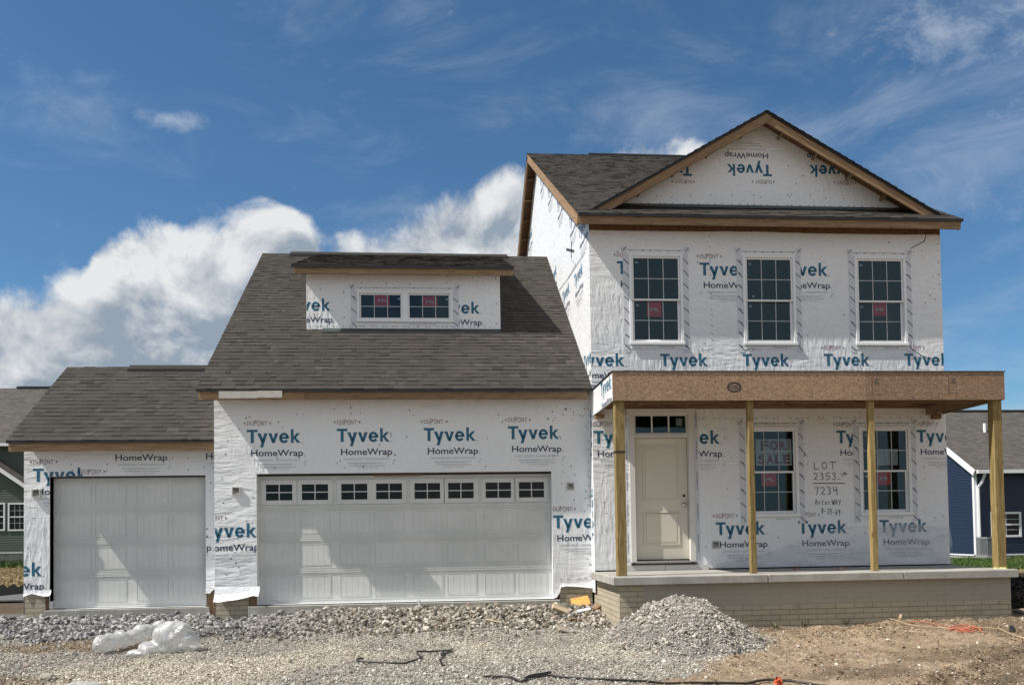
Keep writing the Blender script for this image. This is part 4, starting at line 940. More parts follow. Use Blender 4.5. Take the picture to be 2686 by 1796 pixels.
# --- foundations and slab edges
mb = MB(CONC); mb.box(-.126, GDW+.1, -.11, 10.2, -.45, -.016, CONC, .5); mb.box(SX0-.05, SX1+.05, YS-.07, 4.2, -.45, ZS-.016, CONC, .5); mb.build('garage_slab', house, bevel=.006)
for q in ((GX0+.004, -.13, YG+.004, .3, .30), (GX1-.555, GX1-.001, YG+.004, .3, .31), (QX0+.004, SX0-.07, YS+.004, 4.2, .30)):
    mb = MB(BRICKC); mb.box(q[0], q[1], q[2], q[3], -.6, q[4], BRICKC)
    for i, f in enumerate(mb.f):                                   # brick coordinates are metres across and up
        P = [Vector(mb.v[k]) for k in f]; n = (P[1]-P[0]).cross(P[2]-P[0]); mb.uv[i] = [(p.x+p.y, p.z) if abs(n.z) < max(abs(n.x), abs(n.y)) else (p.x, p.y) for p in P]
    mb.build('foundation_pier', house)
for q in ((-.125, -.002, .01, .12, -.0155), (SX0-.068, SX0-.004, YS+.03, YS+.12, -.015), (SX1+.004, QX1-.05, YS+.03, YS+.1, -.2)):
    mb = MB(WOOD); mb.box(q[0], q[1], q[2], q[3], q[4], .3, WOOD, .1); mb.build('door_buck', house)
# --- junction boxes
JB = mat('grey_box', base=(.56,.55,.5), rough=.5); JBD = mat('box_recess', base=(.30,.29,.26), rough=.7)
for (px, py, pl, deep) in ((97,1293,PS,.05),(620,1287,PG,.035),(1496,1275,PG,.012),(1877,1428,PM,.015)):
    u, w_ = pl.px(px, py); j = MB(JB, JBD, DOT); Y = pl.p(0,0).y; h = .066
    for q in ((u-h, u-h+.014, w_-h, w_+h), (u+h-.014, u+h, w_-h, w_+h), (u-h+.014, u+h-.014, w_+h-.014, w_+h), (u-h+.014, u+h-.014, w_-h, w_-h+.014)): j.box(q[0], q[1], Y-deep, Y-.001, q[2], q[3], JB)
    j.poly([(u-h, Y-.006, w_-h), (u+h, Y-.006, w_-h), (u+h, Y-.006, w_+h), (u-h, Y-.006, w_+h)], JBD)
    j.tube([(u-.03, Y-.012, w_+.045), (u-.01, Y-.02, w_+.0), (u+.02, Y-.016, w_+.04), (u+.03, Y-.012, w_-.03)], .006, 5, DOT)
    j.tube([(u+.005, Y-.012, w_-.02), (u+.035, Y-.02, w_-.05)], .007, 5, JB); j.build('junction_box', house)
# ------------------------------------------------------------------ the site: ground, gravel, dirt
def _h(ix, iy, s):
    n = (ix*374761393 + iy*668265263 + s*1274126177) & 0xffffffff; n = ((n ^ (n >> 13))*1274126177) & 0xffffffff
    return ((n ^ (n >> 16)) & 0xffff)/65535.0
def vn(x, y, s=0):
    x = np.asarray(x, float); y = np.asarray(y, float); ix, iy = np.floor(x).astype(np.int64), np.floor(y).astype(np.int64); fx, fy = x-ix, y-iy
    fx, fy = fx*fx*(3-2*fx), fy*fy*(3-2*fy)
    return (_h(ix,iy,s)*(1-fx)+_h(ix+1,iy,s)*fx)*(1-fy)+(_h(ix,iy+1,s)*(1-fx)+_h(ix+1,iy+1,s)*fx)*fy
def fbm(x, y, s=0, o=4):
    t = 0; a = .5
    for k in range(o): t = t+a*vn(x*2**k, y*2**k, s+k); a *= .5
    return t
def sst(x, a, b): t = np.clip((x-a)/(b-a), 0, 1); return t*t*(3-2*t)
MC = aty(1792, 1600, -3.0).x; MY = -3.0                               # centre of the gravel mound
def wpt(u, v, z=-.43): q = atz(u, v, z); return q.x, q.y
_bd = [wpt(1975, 1655), wpt(1950, 1700), wpt(1830, 1742), wpt(1545, 1796), wpt(1200, 1850)]
_by = np.array([p[1] for p in _bd])[::-1]; _bx = np.array([p[0] for p in _bd])[::-1]
def dirt_mask(x, y):                                                   # 1 on the bare dirt to the right
    xb = np.interp(y, _by, _bx); return sst(x-xb+(fbm(x*1.6, y*1.6, 5)-.5)*1.2, -.22, .22)
_p1, _p2 = wpt(140, 1712), wpt(460, 1765); _r1, _r2 = wpt(2440, 1790), wpt(2686, 1705); _r3, _r4 = wpt(2560, 1800), wpt(2760, 1735)
_p3 = wpt(60, 1778)
def brown_mask(x, y): return np.clip(.8*sst(1.1-np.hypot((x-_p3[0])/.75, (y-_p3[1])/.4)+(fbm(x*3, y*3, 29)-.5)*1.2, .1, .45)+sst(1.15-np.hypot((x-_p1[0]-.1)/1.5, (y-_p1[1]+.12)/.42)+(fbm(x*2, y*2, 9)-.5)*1.1, 0, .35), 0, 1)
def beige_mask(x, y): return np.clip(.75*sst(fbm(x*.7+3, y*.9, 119), .50, .64)*sst(-y, 1.9, 2.6)+sst(1.1-np.hypot((x-_p2[0])/1.75, (y-_p2[1])/1.25)+(fbm(x*2, y*2, 19)-.5)*.9, 0, .5), 0, 1)
def coarse_mask(x, y):                                                 # band of larger stone along the garage
    return sst(y+(fbm(x*1.3, y*1.3, 33)-.5)*.8, -1.95, -1.55)*(1-sst(x, 5.35, 5.6))*(1-dirt_mask(x, y))
def gz(x, y):
    x = np.asarray(x, float); y = np.asarray(y, float)
    z = np.interp(y, [-40, -15, -6.3, -4, -2, -1, 0, 3, 12, 40, 90], [-.55, -.52, -.50, -.43, -.33, -.25, -.16, -.25, -.3, -.32, -.2])
    z = z + .10*np.exp(-((y+.62)/.48)**2)*(sst(x, .3, 1.5)*(1-sst(x, 5.0, 5.8))) + .035*np.exp(-((y+.7)/.5)**2)*sst(x, -5, -4)*(1-sst(x, -.8, 0))
    z = z - .11*np.exp(-((x+.42)/.42)**2-((y-.0)/.7)**2) + .07*sst(x, 8, 11)*np.exp(-((y+2.2)/1.2)**2)
    near = sst(-np.abs(y+2), -9, -6)
    dm = dirt_mask(x, y)
    z = z + near*((fbm(x*.9, y*.9, 1)-.5)*.07 + (fbm(x*4, y*4, 2)-.5)*.045*(1+1.0*dm) + (fbm(x*15, y*15, 3, 3)-.5)*.03*(1+1.4*dm))
    for a, b, wd, dp in ((_r1, _r2, .16, .06), (_r3, _r4, .16, .05)):
        dx, dy = b[0]-a[0], b[1]-a[1]; L = math.hypot(dx, dy); d = ((x-a[0])*dy-(y-a[1])*dx)/L + (fbm(x*2, y*2, 40)-.5)*.15
        z = z + dm*near*(dp*np.exp(-((np.abs(d)-wd)/.07)**2)*(.4+1.2*vn(x*9, y*9, 6)) - dp*.8*np.exp(-(d/wd)**2))
    return z
def gz1(x, y): return float(gz(np.array([x]), np.array([y]))[0])
def gcol(x, y):
    n = fbm(x*2.5, y*2.5, 60)[..., None]; f = fbm(x*17, y*17, 61, 3)[..., None]; C = lambda *c: np.array(c)
    dirt = C(.215,.155,.100)*(1-n) + C(.335,.260,.180)*n; dirt = dirt*(.62+.75*f)*(.72+.5*sst(fbm(x*.8, y*1.7, 64), .38, .62))[..., None]
    grav = (C(.26,.245,.22)*(1-n)+C(.35,.33,.29)*n)*(.7+.6*f); beig = (C(.36,.32,.25)*(1-n)+C(.50,.455,.375)*n)*(.7+.6*f); brow = C(.16,.115,.07)*(1-n)+C(.25,.185,.12)*n
    coar = C(.13,.125,.12)+0*n
    c = grav; b = beige_mask(x, y)[..., None]; c = c*(1-b)+beig*b
    k = coarse_mask(x, y)[..., None]; c = c*(1-k)+coar*k
    b = brown_mask(x, y)[..., None]; c = c*(1-b)+brow*b
    d = np.maximum(dirt_mask(x, y), sst(x, 11.2, 11.8)*sst(y, -3, -2))[..., None]; c = c*(1-d)+dirt*d
    far = np.maximum(sst(y, 1.5, 2.5), sst(np.abs(x-3), 10.5, 13))[..., None]
    straw = C(.19,.145,.07)*(1-n)+C(.27,.21,.11)*n; soil = C(.10,.075,.05)*(.7+.6*n); green = C(.035,.062,.014)*(1-n)+C(.065,.10,.024)*n
    ff = straw; lf = (x < 0)[..., None]
    gl = sst(y, 34, 37)[..., None]; left = soil*(1-sst(y, 8, 9)[..., None])+straw*sst(y, 8, 9)[..., None]; left = left*(1-gl)+green*gl
    gr_ = sst(y+(fbm(x*.3, y*.3, 70)-.5)*3, 11.5, 13.0)[..., None]; st = sst(y, 3.5, 4.5)[..., None]; right = (dirt*(1-st)+straw*st)*(1-gr_)+green*gr_
    ff = np.where(lf, left, right); front_ = (y < 1.5)[..., None]; ff = np.where(front_, dirt, ff)
    return c*(1-far)+ff*far
gx = np.concatenate([np.linspace(-700, -60, 14), np.linspace(-50, -8, 30), np.arange(-6.2, 14.0, .04), np.linspace(14.4, 60, 60), np.linspace(70, 700, 14)])
gy = np.concatenate([np.linspace(-700, -60, 12), np.linspace(-50, -9, 24), np.arange(-7.6, .4, .04), np.linspace(.6, 45, 120), np.linspace(50, 120, 12), np.linspace(160, 1500, 10)])
XX, YY = np.meshgrid(gx, gy); ZZ = gz(XX, YY); nx, ny = len(gx), len(gy)
def npmesh(name, V, F, mats, col=None, smooth=False):
    me = bpy.data.meshes.new(name); n = F.shape[1]; me.vertices.add(len(V)); me.vertices.foreach_set('co', np.ascontiguousarray(V, dtype=np.float32).ravel())
    me.loops.add(F.size); me.loops.foreach_set('vertex_index', np.ascontiguousarray(F, dtype=np.int32).ravel())
    me.polygons.add(len(F)); me.polygons.foreach_set('loop_start', np.arange(0, F.size, n, dtype=np.int32))
    if col is not None:
        a = me.attributes.new('Col', 'FLOAT_COLOR', 'POINT'); a.data.foreach_set('color', np.concatenate([col, np.ones((len(V), 1))], 1).astype(np.float32).ravel())
    for m in mats: me.materials.append(m)
    me.update(calc_edges=True); me.polygons.foreach_set('use_smooth', [smooth]*len(F)); me.validate()
    o = bpy.data.objects.new(name, me); COL.objects.link(o); return o
def f_ground(k, b):
    c = k.a('ShaderNodeVertexColor', layer_name='Col').outputs[0]; p = objc(k)
    n = k.noise(p, 38, 5, .7).outputs[0]; n2 = k.noise(p, 7, 4, .6).outputs[0]
    hs = k.a('ShaderNodeHueSaturation', {'Value': k.m('ADD', k.m('MULTIPLY_ADD', n, .9, .2), k.m('MULTIPLY', n2, .7)), 'Color': c}); col(k, b, hs.outputs[0])
    bump(k, b, k.m('ADD', k.noise(p, 60, 6, .75).outputs[0], k.m('MULTIPLY', n2, .6)), .9, .02)
GROUND = mat('site_soil', f_ground, rough=.95, spec=.15)
ii = np.arange(nx*ny).reshape(ny, nx); FF = np.stack([ii[:-1,:-1], ii[:-1,1:], ii[1:,1:], ii[1:,:-1]], -1).reshape(-1, 4)
g = npmesh('ground', np.stack([XX, YY, ZZ], -1).reshape(-1, 3), FF, [GROUND], gcol(XX, YY).reshape(-1, 3), True); tag(g, 'bare graded site of pale gravel and tan dirt with grass beyond', 'ground', kind='structure')

def f_stone(k, b):
    c = k.a('ShaderNodeVertexColor', layer_name='Col').outputs[0]; n = k.noise(objc(k), 70, 4, .7).outputs[0]
    col(k, b, k.a('ShaderNodeHueSaturation', {'Value': k.m('MULTIPLY_ADD', n, .8, .6), 'Color': c}).outputs[0]); bump(k, b, n, .4, .004)
STONE = mat('crushed_stone', f_stone, rough=.9, spec=.25)
OCT_V = np.array([(1,0,0),(-1,0,0),(0,1,0),(0,-1,0),(0,0,1),(0,0,-1)], float); OCT_F = np.array([(0,2,4),(2,1,4),(1,3,4),(3,0,4),(2,0,5),(1,2,5),(3,1,5),(0,3,5)])
_p = (1+5**.5)/2; ICO_V = np.array([(-1,_p,0),(1,_p,0),(-1,-_p,0),(1,-_p,0),(0,-1,_p),(0,1,_p),(0,-1,-_p),(0,1,-_p),(_p,0,-1),(_p,0,1),(-_p,0,-1),(-_p,0,1)], float)/1.9
ICO_F = np.array([(0,11,5),(0,5,1),(0,1,7),(0,7,10),(0,10,11),(1,5,9),(5,11,4),(11,10,2),(10,7,6),(7,1,8),(3,9,4),(3,4,2),(3,2,6),(3,6,8),(3,8,9),(4,9,5),(2,4,11),(6,2,10),(8,6,7),(9,8,1)])
def stones(P, size, colr, ico=False, jit=.35, flat=.6):
    N = len(P); bv, bf = (ICO_V, ICO_F) if ico else (OCT_V, OCT_F); nv = len(bv)
    V = bv[None]+rng.normal(0, jit*.5, (N, nv, 3)); V = V*(np.stack([np.ones(N), rng.uniform(.55, 1, N), rng.uniform(flat*.6, flat*1.3, N)], 1)*size[:, None])[:, None, :]
    q = rng.normal(0, 1, (N, 4)); q[:, 1:3] *= .45; q /= np.linalg.norm(q, axis=1)[:, None]; w_, x, y, z = q.T
    R = np.stack([np.stack([1-2*(y*y+z*z), 2*(x*y-z*w_), 2*(x*z+y*w_)], -1), np.stack([2*(x*y+z*w_), 1-2*(x*x+z*z), 2*(y*z-x*w_)], -1), np.stack([2*(x*z-y*w_), 2*(y*z+x*w_), 1-2*(x*x+y*y)], -1)], 1)
    V = np.einsum('nij,nvj->nvi', R, V)+P[:, None, :]
    F = bf[None]+(np.arange(N)*nv)[:, None, None]; return V.reshape(-1, 3), F.reshape(-1, 3), np.repeat(colr, nv, 0)
def scatter(n, x0, x1, y0, y1, prob):
    x = rng.uniform(x0, x1, n); y = rng.uniform(y0, y1, n); k = rng.random(n) < prob(x, y); return x[k], y[k]
def pal(n, cols, wts, var=.18):
    c = np.array(cols)[rng.choice(len(cols), n, p=np.array(wts)/sum(wts))]; return c*np.clip(rng.normal(1, var, (n, 1)), .5, 1.6)
out_porch = lambda x, y: ((x < 5.57) | (y < -2.06))
# larger stone along the garage
x, y = scatter(26000, -6.0, 6.2, -2.3, .12, lambda x, y: np.maximum(coarse_mask(x, y)*.97, .03)*out_porch(x, y)*(1-.75*brown_mask(x, y))); n = len(x)
sz = rng.uniform(.018, .042, n)*np.where(rng.random(n) < .06, 1.6, 1); z = gz(x, y)+sz*rng.uniform(.1, 1.0, n)
lf = sst(x, -1.2, 2.5)[:, None]
cc = pal(n, [(.245,.24,.235),(.135,.13,.13),(.40,.39,.37),(.20,.18,.155)], [4,2.6,2.2,1])*(1-lf)+pal(n, [(.295,.27,.225),(.16,.145,.12),(.45,.41,.35),(.23,.18,.13)], [4,2.6,2.2,1.3])*lf
o = npmesh('coarse_gravel', *stones(np.stack([x, y, z], 1), sz, cc, ico=True, jit=.3)[:2], [STONE], np.repeat(cc, 12, 0)); tag(o, 'band of larger grey crushed stone along the foot of the garage doors', 'gravel', kind='stuff')
# finer gravel over the drive
x, y = scatter(125000, -4.2, 8.5, -6.4, -1.2, lambda x, y: np.clip(1-dirt_mask(x, y)*.97-coarse_mask(x, y)*.8, .01, 1)*(1-.72*brown_mask(x, y))*out_porch(x, y)); n = len(x)
sz = rng.uniform(.008, .0165, n)*np.where(rng.random(n) < .04, 1.9, 1); z = gz(x, y)+sz*rng.uniform(.0, .8, n)
bg_ = beige_mask(x, y)[:, None]; pk_ = (sst(fbm(x*1.1, y*1.1, 90), .5, .65))[:, None]
cc = pal(n, [(.40,.37,.315),(.24,.22,.185),(.58,.55,.48),(.33,.27,.22)], [4,2.6,2.0,1.2])*(1-.25*pk_)+np.array([.30,.24,.215])*.25*pk_
cc = cc*(1-bg_)+pal(n, [(.56,.505,.41),(.42,.37,.29),(.68,.63,.54),(.30,.25,.19)], [4,3,2,1])*bg_
o = npmesh('fine_gravel', *stones(np.stack([x, y, z], 1), sz, cc)[:2], [STONE], np.repeat(cc, 6, 0)); tag(o, 'pale fine gravel spread over the unpaved drive', 'gravel', kind='stuff')
# the mound in front of the porch
def mound(x, y):
    r = np.hypot((x-MC)/1.06, (y-MY)/1.12); r = r*(1+.09*(fbm(x*2, y*2, 77)-.5)); return gz(x, y)-.04+.57*(1-sst(r+(fbm(x*5, y*5, 78)-.5)*.22, .22, 1.16))+(fbm(x*2.2, y*2.2, 79)-.5)*.24*(1-sst(r, .5, 1.2))
th, rr_ = np.meshgrid(np.linspace(0, 2*np.pi, 64, endpoint=False), np.linspace(0.01, 1.3, 22)); mx_, my_ = MC+rr_*np.cos(th), MY+rr_*np.sin(th); my_ = np.minimum(my_, -2.07)
mz = mound(mx_, my_); V0 = np.stack([mx_, my_, mz], -1).reshape(-1, 3); i0 = np.arange(22*64).reshape(22, 64)
FM0 = np.stack([i0[:-1], np.roll(i0, -1, 1)[:-1], np.roll(i0, -1, 1)[1:], i0[1:]], -1).reshape(-1, 4); FM0 = np.concatenate([FM0[:, [0,1,2]], FM0[:, [0,2,3]]])
n = 17000; a = rng.uniform(0, 2*np.pi, n); r = 1.28*np.sqrt(rng.random(n)); x, y = MC+r*np.cos(a), MY+r*np.sin(a); k = (y < -2.08) & (rng.random(n) < 1-sst(r, 1.0, 1.28)*.8); x, y = x[k], y[k]; n = len(x)
sz = rng.uniform(.009, .020, n)*np.where(rng.random(n) < .05, 1.9, 1); cc = pal(n, [(.42,.385,.335),(.26,.24,.205),(.58,.545,.48),(.35,.29,.24)], [4,2.4,2.2,1])
V1, F1, C1 = stones(np.stack([x, y, mound(x, y)+sz*rng.uniform(.0, .9, n)], 1), sz, cc)
o = npmesh('gravel_mound', np.concatenate([V0, V1]), np.concatenate([FM0, F1+len(V0)]), [STONE], np.concatenate([np.tile([.19,.175,.16], (len(V0), 1)), C1])); tag(o, 'rounded mound of grey gravel dumped against the porch foundation', 'gravel mound', kind='stuff')
# clods and pebbles on the dirt
rut = lambda x, y: np.exp(-((np.abs(((x-_r1[0])*(_r2[1]-_r1[1])-(y-_r1[1])*(_r2[0]-_r1[0]))/math.hypot(_r2[0]-_r1[0], _r2[1]-_r1[1]))-.17)/.1)**2)
x, y = scatter(60000, 4.0, 13.5, -6.8, -2.1, lambda x, y: dirt_mask(x, y)*np.clip(.16+.7*sst(fbm(x*1.4, y*1.4, 14), .45, .65)+rut(x, y)*.7+.55*sst(y, -2.7, -2.2), 0, 1)); n = len(x)
sz = rng.uniform(.005, .014, n)*np.where(rng.random(n) < .05, 2.4, 1); cc = pal(n, [(.235,.17,.11),(.345,.265,.18),(.15,.105,.065),(.62,.57,.48)], [4,3,2.4,.45])
o = npmesh('dirt_clods', *stones(np.stack([x, y, gz(x, y)+sz*.4], 1), sz, cc)[:2], [STONE], np.repeat(cc, 6, 0)); tag(o, 'crumbled clods and pebbles on the tan dirt in front of the porch', 'dirt', kind='stuff')
x, y = scatter(16000, -4.2, 1.0, -5.2, -1.8, lambda x, y: brown_mask(x, y)*.5); n = len(x); sz = rng.uniform(.006, .02, n); cc = pal(n, [(.18,.13,.08),(.27,.20,.13),(.36,.29,.23)], [4,3,1.5])
o = npmesh('dirt_clods', *stones(np.stack([x, y, gz(x, y)+sz*.4], 1), sz, cc)[:2], [STONE], np.repeat(cc, 6, 0)); tag(o, 'brown crumbled earth between the stone band and the white plastic', 'dirt', kind='stuff')
# grass
def f_grass(k, b): col(k, b, k.a('ShaderNodeVertexColor', layer_name='Col').outputs[0])
GRASS = mat('grass_blades', f_grass, rough=.7, spec=.2)
def blades(name, n, x0, x1, y0, y1, prob, h0, h1, cols, label, cat='grass', wid=.012):
    x, y = scatter(n, x0, x1, y0, y1, prob); n = len(x); z = gz(x, y)-.005; a = rng.uniform(0, 6.28, n); h = rng.uniform(h0, h1, n); w_ = rng.uniform(.6, 1.4, n)*wid; l = rng.uniform(.1, .9, n)*h; b = rng.uniform(0, 6.28, n)
    V = np.stack([np.stack([x-w_*np.cos(a), y-w_*np.sin(a), z], 1), np.stack([x+w_*np.cos(a), y+w_*np.sin(a), z], 1), np.stack([x+l*np.cos(b), y+l*np.sin(b), z+h], 1)], 1).reshape(-1, 3)
    cc = np.repeat(pal(n, cols, [1]*len(cols), .25), 3, 0); o = npmesh(name, V, np.arange(3*n).reshape(-1, 3), [GRASS], cc); tag(o, label, cat, kind='stuff')
blades('lawn_grass', 60000, 15, 34, 11.5, 21, lambda x, y: sst(y+(fbm(x*.3, y*.3, 70)-.5)*3, 11.0, 12.6), .06, .16, [(.05,.10,.018),(.075,.13,.03),(.035,.075,.012),(.10,.12,.04)], 'green lawn between the porch end and the navy house', wid=.02)
blades('lawn_grass', 16000, -34, -10, 33, 42, lambda x, y: 1+0*x, .12, .32, [(.05,.09,.02),(.075,.11,.03),(.04,.07,.015)], 'strip of green grass at the foot of the green house', wid=.04)
blades('straw_cover', 26000, -22, -4.2, 9, 33, lambda x, y: 1+0*x, .03, .09, [(.28,.21,.10),(.20,.15,.07),(.34,.27,.15)], 'tan straw strewn over the strip beside the small garage', 'straw', wid=.025)
blades('straw_cover', 9000, 11.7, 22, 1, 12, lambda x, y: .25+.75*sst(y, 4, 6), .02, .07, [(.30,.23,.13),(.22,.16,.09),(.36,.29,.18)], 'tan straw on the bare soil beyond the porch end', 'straw', wid=.02)

# ------------------------------------------------------------------ neighbouring houses
def siding(mb, pl, u0, u1, w0, w1, top=None, m=0, ex=.115):
    """lapped boards as real steps; top(u) limits the height on a gable"""
    w_ = w0
    while w_ < w1:
        a, b = u0, u1; w2 = min(w_+ex, w1)
        if top: a, b = top(w_)
        if b-a > .05: mb.poly([pl.p(a, w_, .016), pl.p(b, w_, .016), pl.p(b, w2, .001), pl.p(a, w2, .001)], m, .5); mb.poly([pl.p(a, w_, 0), pl.p(b, w_, 0), pl.p(b, w_, .016), pl.p(a, w_, .016)], m, .5)
        w_ = w2
def far_window(par, pl, u0, u1, w0, w1, sash=2, cols=2, rows=2):
    f = MB(VINYL); Y = pl.p(0, 0).y; t = .09
    for q in ((u0-t, u0, w0-t, w1+t), (u1, u1+t, w0-t, w1+t), (u0, u1, w1, w1+t), (u0, u1, w0-t, w0)): f.box(q[0], q[1], Y-.06, Y+.03, q[2], q[3], VINYL)
    f.box(u0, u1, Y-.045, Y+.03, (w0+w1)/2-.035, (w0+w1)/2+.035, VINYL); o = f.build('window', par)
    p = MB(BLKGLASS); p.poly([(u0, Y-.02, w0), (u1, Y-.02, w0), (u1, Y-.02, w1), (u0, Y-.02, w1)]); p.build('pane', o)
    g = MB(MUNTIN)
    for i in range(1, cols): x = u0+(u1-u0)*i/cols; g.box(x-.012, x+.012, Y-.034, Y-.022, w0, w1, MUNTIN)
    for s in range(2):
        a = w0+(w1-w0)*s/2; z = a+(w1-w0)/4; g.box(u0, u1, Y-.033, Y-.023, z-.012, z+.012, MUNTIN)
    g.build('grille', o); return o
YN = 21.0; cx_ = aty(2556, 1300, YN).x
nv = empty('neighbouring_house', (cx_+6, YN+5, -.35), 'single-storey house in dark navy siding with white trim and grey roof beyond the porch', 'house')
ze = aty(2600, 1236, YN).z; zg0 = aty(2580, 1453, YN).z; rz = hit(2600, 1079, (0,1,0), YN+5.2).z
mb = MB(NAVYS); pl = yplane(YN); siding(mb, pl, cx_, cx_+22, zg0, ze+.05, m=NAVYS); mb.build('front_wall', nv)
plx = xplane_left(cx_); s_ = (rz-ze)/5.5
mb = MB(NAVYS); tp = lambda w_: (-(YN+10.4), -YN) if w_ < ze+.1 else (-(YN+10.4-(w_-ze)/s_+.1), -(YN+(w_-ze)/s_-.1)); siding(mb, plx, -(YN+10.4), -YN, zg0, rz-.1, tp, NAVYS); mb.build('gable_wall', nv)
mb = MB(FARROOF)
for sg in (0, 1):
    ya, yb = (YN-.35, YN+5.2) if not sg else (YN+10.75, YN+5.2); L = math.hypot(5.55, rz-ze)
    mb.poly([(cx_-.15, ya, ze+.02), (cx_+22.3, ya, ze+.02), (cx_+22.3, yb, rz), (cx_-.15, yb, rz)], FARROOF, .5, [(0,0),(22.5,0),(22.5,L),(0,L)])
rf = mb.build('roof', nv)
mb = MB(BLACKTRIM); mb.box(cx_+.8, cx_+21, YN+5.1, YN+5.3, rz-.02, rz+.07); mb.build('ridge_vent', rf)
q = aty(2583, 1128, YN+3.1); mb = MB(VINYL); mb.tube([(q.x, YN+3.1, q.z-.35), (q.x, YN+3.1, q.z+.32)], .07, 8, VINYL); mb.build('vent_pipe', rf)
mb = MB(VINYL); mb.box(cx_-.1, cx_+22.3, YN-.47, YN-.35, ze-.10, ze+.05, VINYL); mb.box(cx_-.02, cx_+22, YN-.34, YN, ze-.09, ze-.06, VINYL); mb.build('gutter', nv)
mb = MB(VINYL); Nn = Vector((0, -s_, 1)).normalized(); mb.beam((cx_-.17, YN-.36, ze+.03), (cx_-.17, YN+5.2, rz+.01), .05, .24, up=Nn, m=VINYL); mb.build('rake_trim', nv)
mb = MB(VINYL); mb.tube([(cx_+.25, YN-.40, ze-.1), (cx_+.2, YN-.25, ze-.45), (cx_+.12, YN-.08, ze-.7), (cx_+.12, YN-.08, zg0-.1), (cx_+.02, YN-.3, zg0-.32)], .065, 6, VINYL); mb.build('downspout', nv)
mb = MB(VINYL); mb.box(cx_-.03, cx_+.11, YN-.03, YN+.1, zg0, ze, VINYL); mb.box(cx_-.03, cx_+22, YN-.032, YN-.001, zg0-.06, zg0-.001, VINYL); mb.box(cx_-.032, cx_-.001, YN+.1, YN+10.4, zg0-.06, zg0-.001, VINYL); mb.build('corner_trim', nv)
mb = MB(STONEV, BLACKTRIM); mb.box(cx_, cx_+22, YN+.01, YN+.3, zg0-.6, zg0-.061, BLACKTRIM); mb.box(cx_+.005, cx_+.3, YN+.3, YN+10.4, zg0-.6, zg0-.061, STONEV); rr = random.Random(4); x_ = cx_
while x_ < cx_+22:
    w_ = rr.uniform(.15, .45); z_ = zg0-.45
    for hh in (.12, .13, .12): 
        o_ = rr.uniform(0, .12); mb.box(x_+o_, x_+o_+w_-.02, YN-rr.uniform(.01, .05), YN+.009, z_, z_+hh-.02, STONEV); z_ += hh
    x_ += w_
mb.build('stone_base', nv)
a, b = aty(2602, 1403, YN), aty(2671, 1347, YN); far_window(nv, pl, a.x+.05, b.x, a.z, b.z, cols=2)
q = aty(2553, 1444, YN-.02); mb = MB(VINYL); mb.box(q.x-.4-.1, q.x-.4+.1, YN-.02, YN-.001, q.z-.15, q.z+.15, VINYL)
ac = empty('air_conditioner', (aty(2598, 1440, YN-.8).x, YN-.8, gz1(cx_, YN-.8)), 'grey air conditioning unit on the grass under the navy house window', 'air conditioner')
X, Y, Z = ac.location; ACM = mat('ac_grey', base=(.20,.21,.21), rough=.5)
mb = MB(ACM); mb.box(X-.38, X+.38, Y-.38, Y+.38, Z+.12, Z+.2, ACM); mb.box(X-.38, X+.38, Y-.38, Y+.38, Z+.86, Z+.94, ACM)
for i in range(18):
    t_ = -.36+i*.0424
    for s1 in (-.37, .36): mb.box(X+t_, X+t_+.016, Y+s1, Y+s1+.012, Z+.2, Z+.86, ACM); mb.box(X+s1, X+s1+.012, Y+t_, Y+t_+.016, Z+.2, Z+.86, ACM)
mb.build('louvred_case', ac, bevel=0)
mb = MB(BLACKTRIM); mb.tube([(X, Y, Z+.2), (X, Y, Z+.86)], .3, 12, BLACKTRIM); mb.build('coil', ac)
mb = MB(CONC); mb.box(X-.5, X+.5, Y-.5, Y+.5, Z-.05, Z+.115, CONC); mb.build('pad', ac)
mb = MB(ACM); mb.disc((X, Y, Z+.946), (0,0,1), .3, 20, BLACKTRIM); mb.build('fan_grille', ac)

YW = 43.5; gv = empty('neighbouring_house', (-26, YW+5, -.2), 'two-storey house in green lap siding behind the small garage', 'house')
ze = aty(20, 1165, YW).z; zb_ = aty(20, 1447, YW).z; rz = hit(20, 1018, (0,1,0), YW+5).z; xl, xr = -45., -13.
mb = MB(GREENS); pl = yplane(YW); siding(mb, pl, xl, xr, zb_, ze+.05, m=GREENS, ex=.15); mb.poly([(xr, YW, zb_), (xr, YW+10, zb_), (xr, YW+10, ze), (xr, YW+5, rz), (xr, YW, ze)], GREENS); mb.build('front_wall', gv)
mb = MB(FARROOF); L = math.hypot(5.5, rz-ze)
mb.poly([(xl, YW-.5, ze), (xr+.3, YW-.5, ze), (xr+.3, YW+5, rz), (xl, YW+5, rz)], FARROOF, .5, [(0,0),(32,0),(32,L),(0,L)]); mb.poly([(xr+.3, YW+10.5, ze), (xl, YW+10.5, ze), (xl, YW+5, rz), (xr+.3, YW+5, rz)], FARROOF); rf = mb.build('roof', gv)
q = aty(45, 1017, YW+5); mb = MB(BLACKTRIM); mb.box(q.x, xr-.3, YW+4.9, YW+5.1, rz-.02, rz+.12); mb.build('ridge_vent', rf)
mb = MB(VINYL); mb.box(xl, xr+.3, YW-.62, YW-.5, ze-.16, ze+.03, VINYL); mb.box(xl, xr, YW-.5, YW, ze-.14, ze-.1, VINYL); mb.build('gutter', gv)
yb2 = YW-1.6; pa, pb = aty(0, 1226, yb2), aty(66, 1270, yb2); s2 = (pa.z-pb.z)/(pb.x-pa.x); xm = pa.x-1.4; zm = pa.z+1.4*s2; xe = pb.x+.3; zee = pb.z-.3*s2; xw = 2*xm-xe
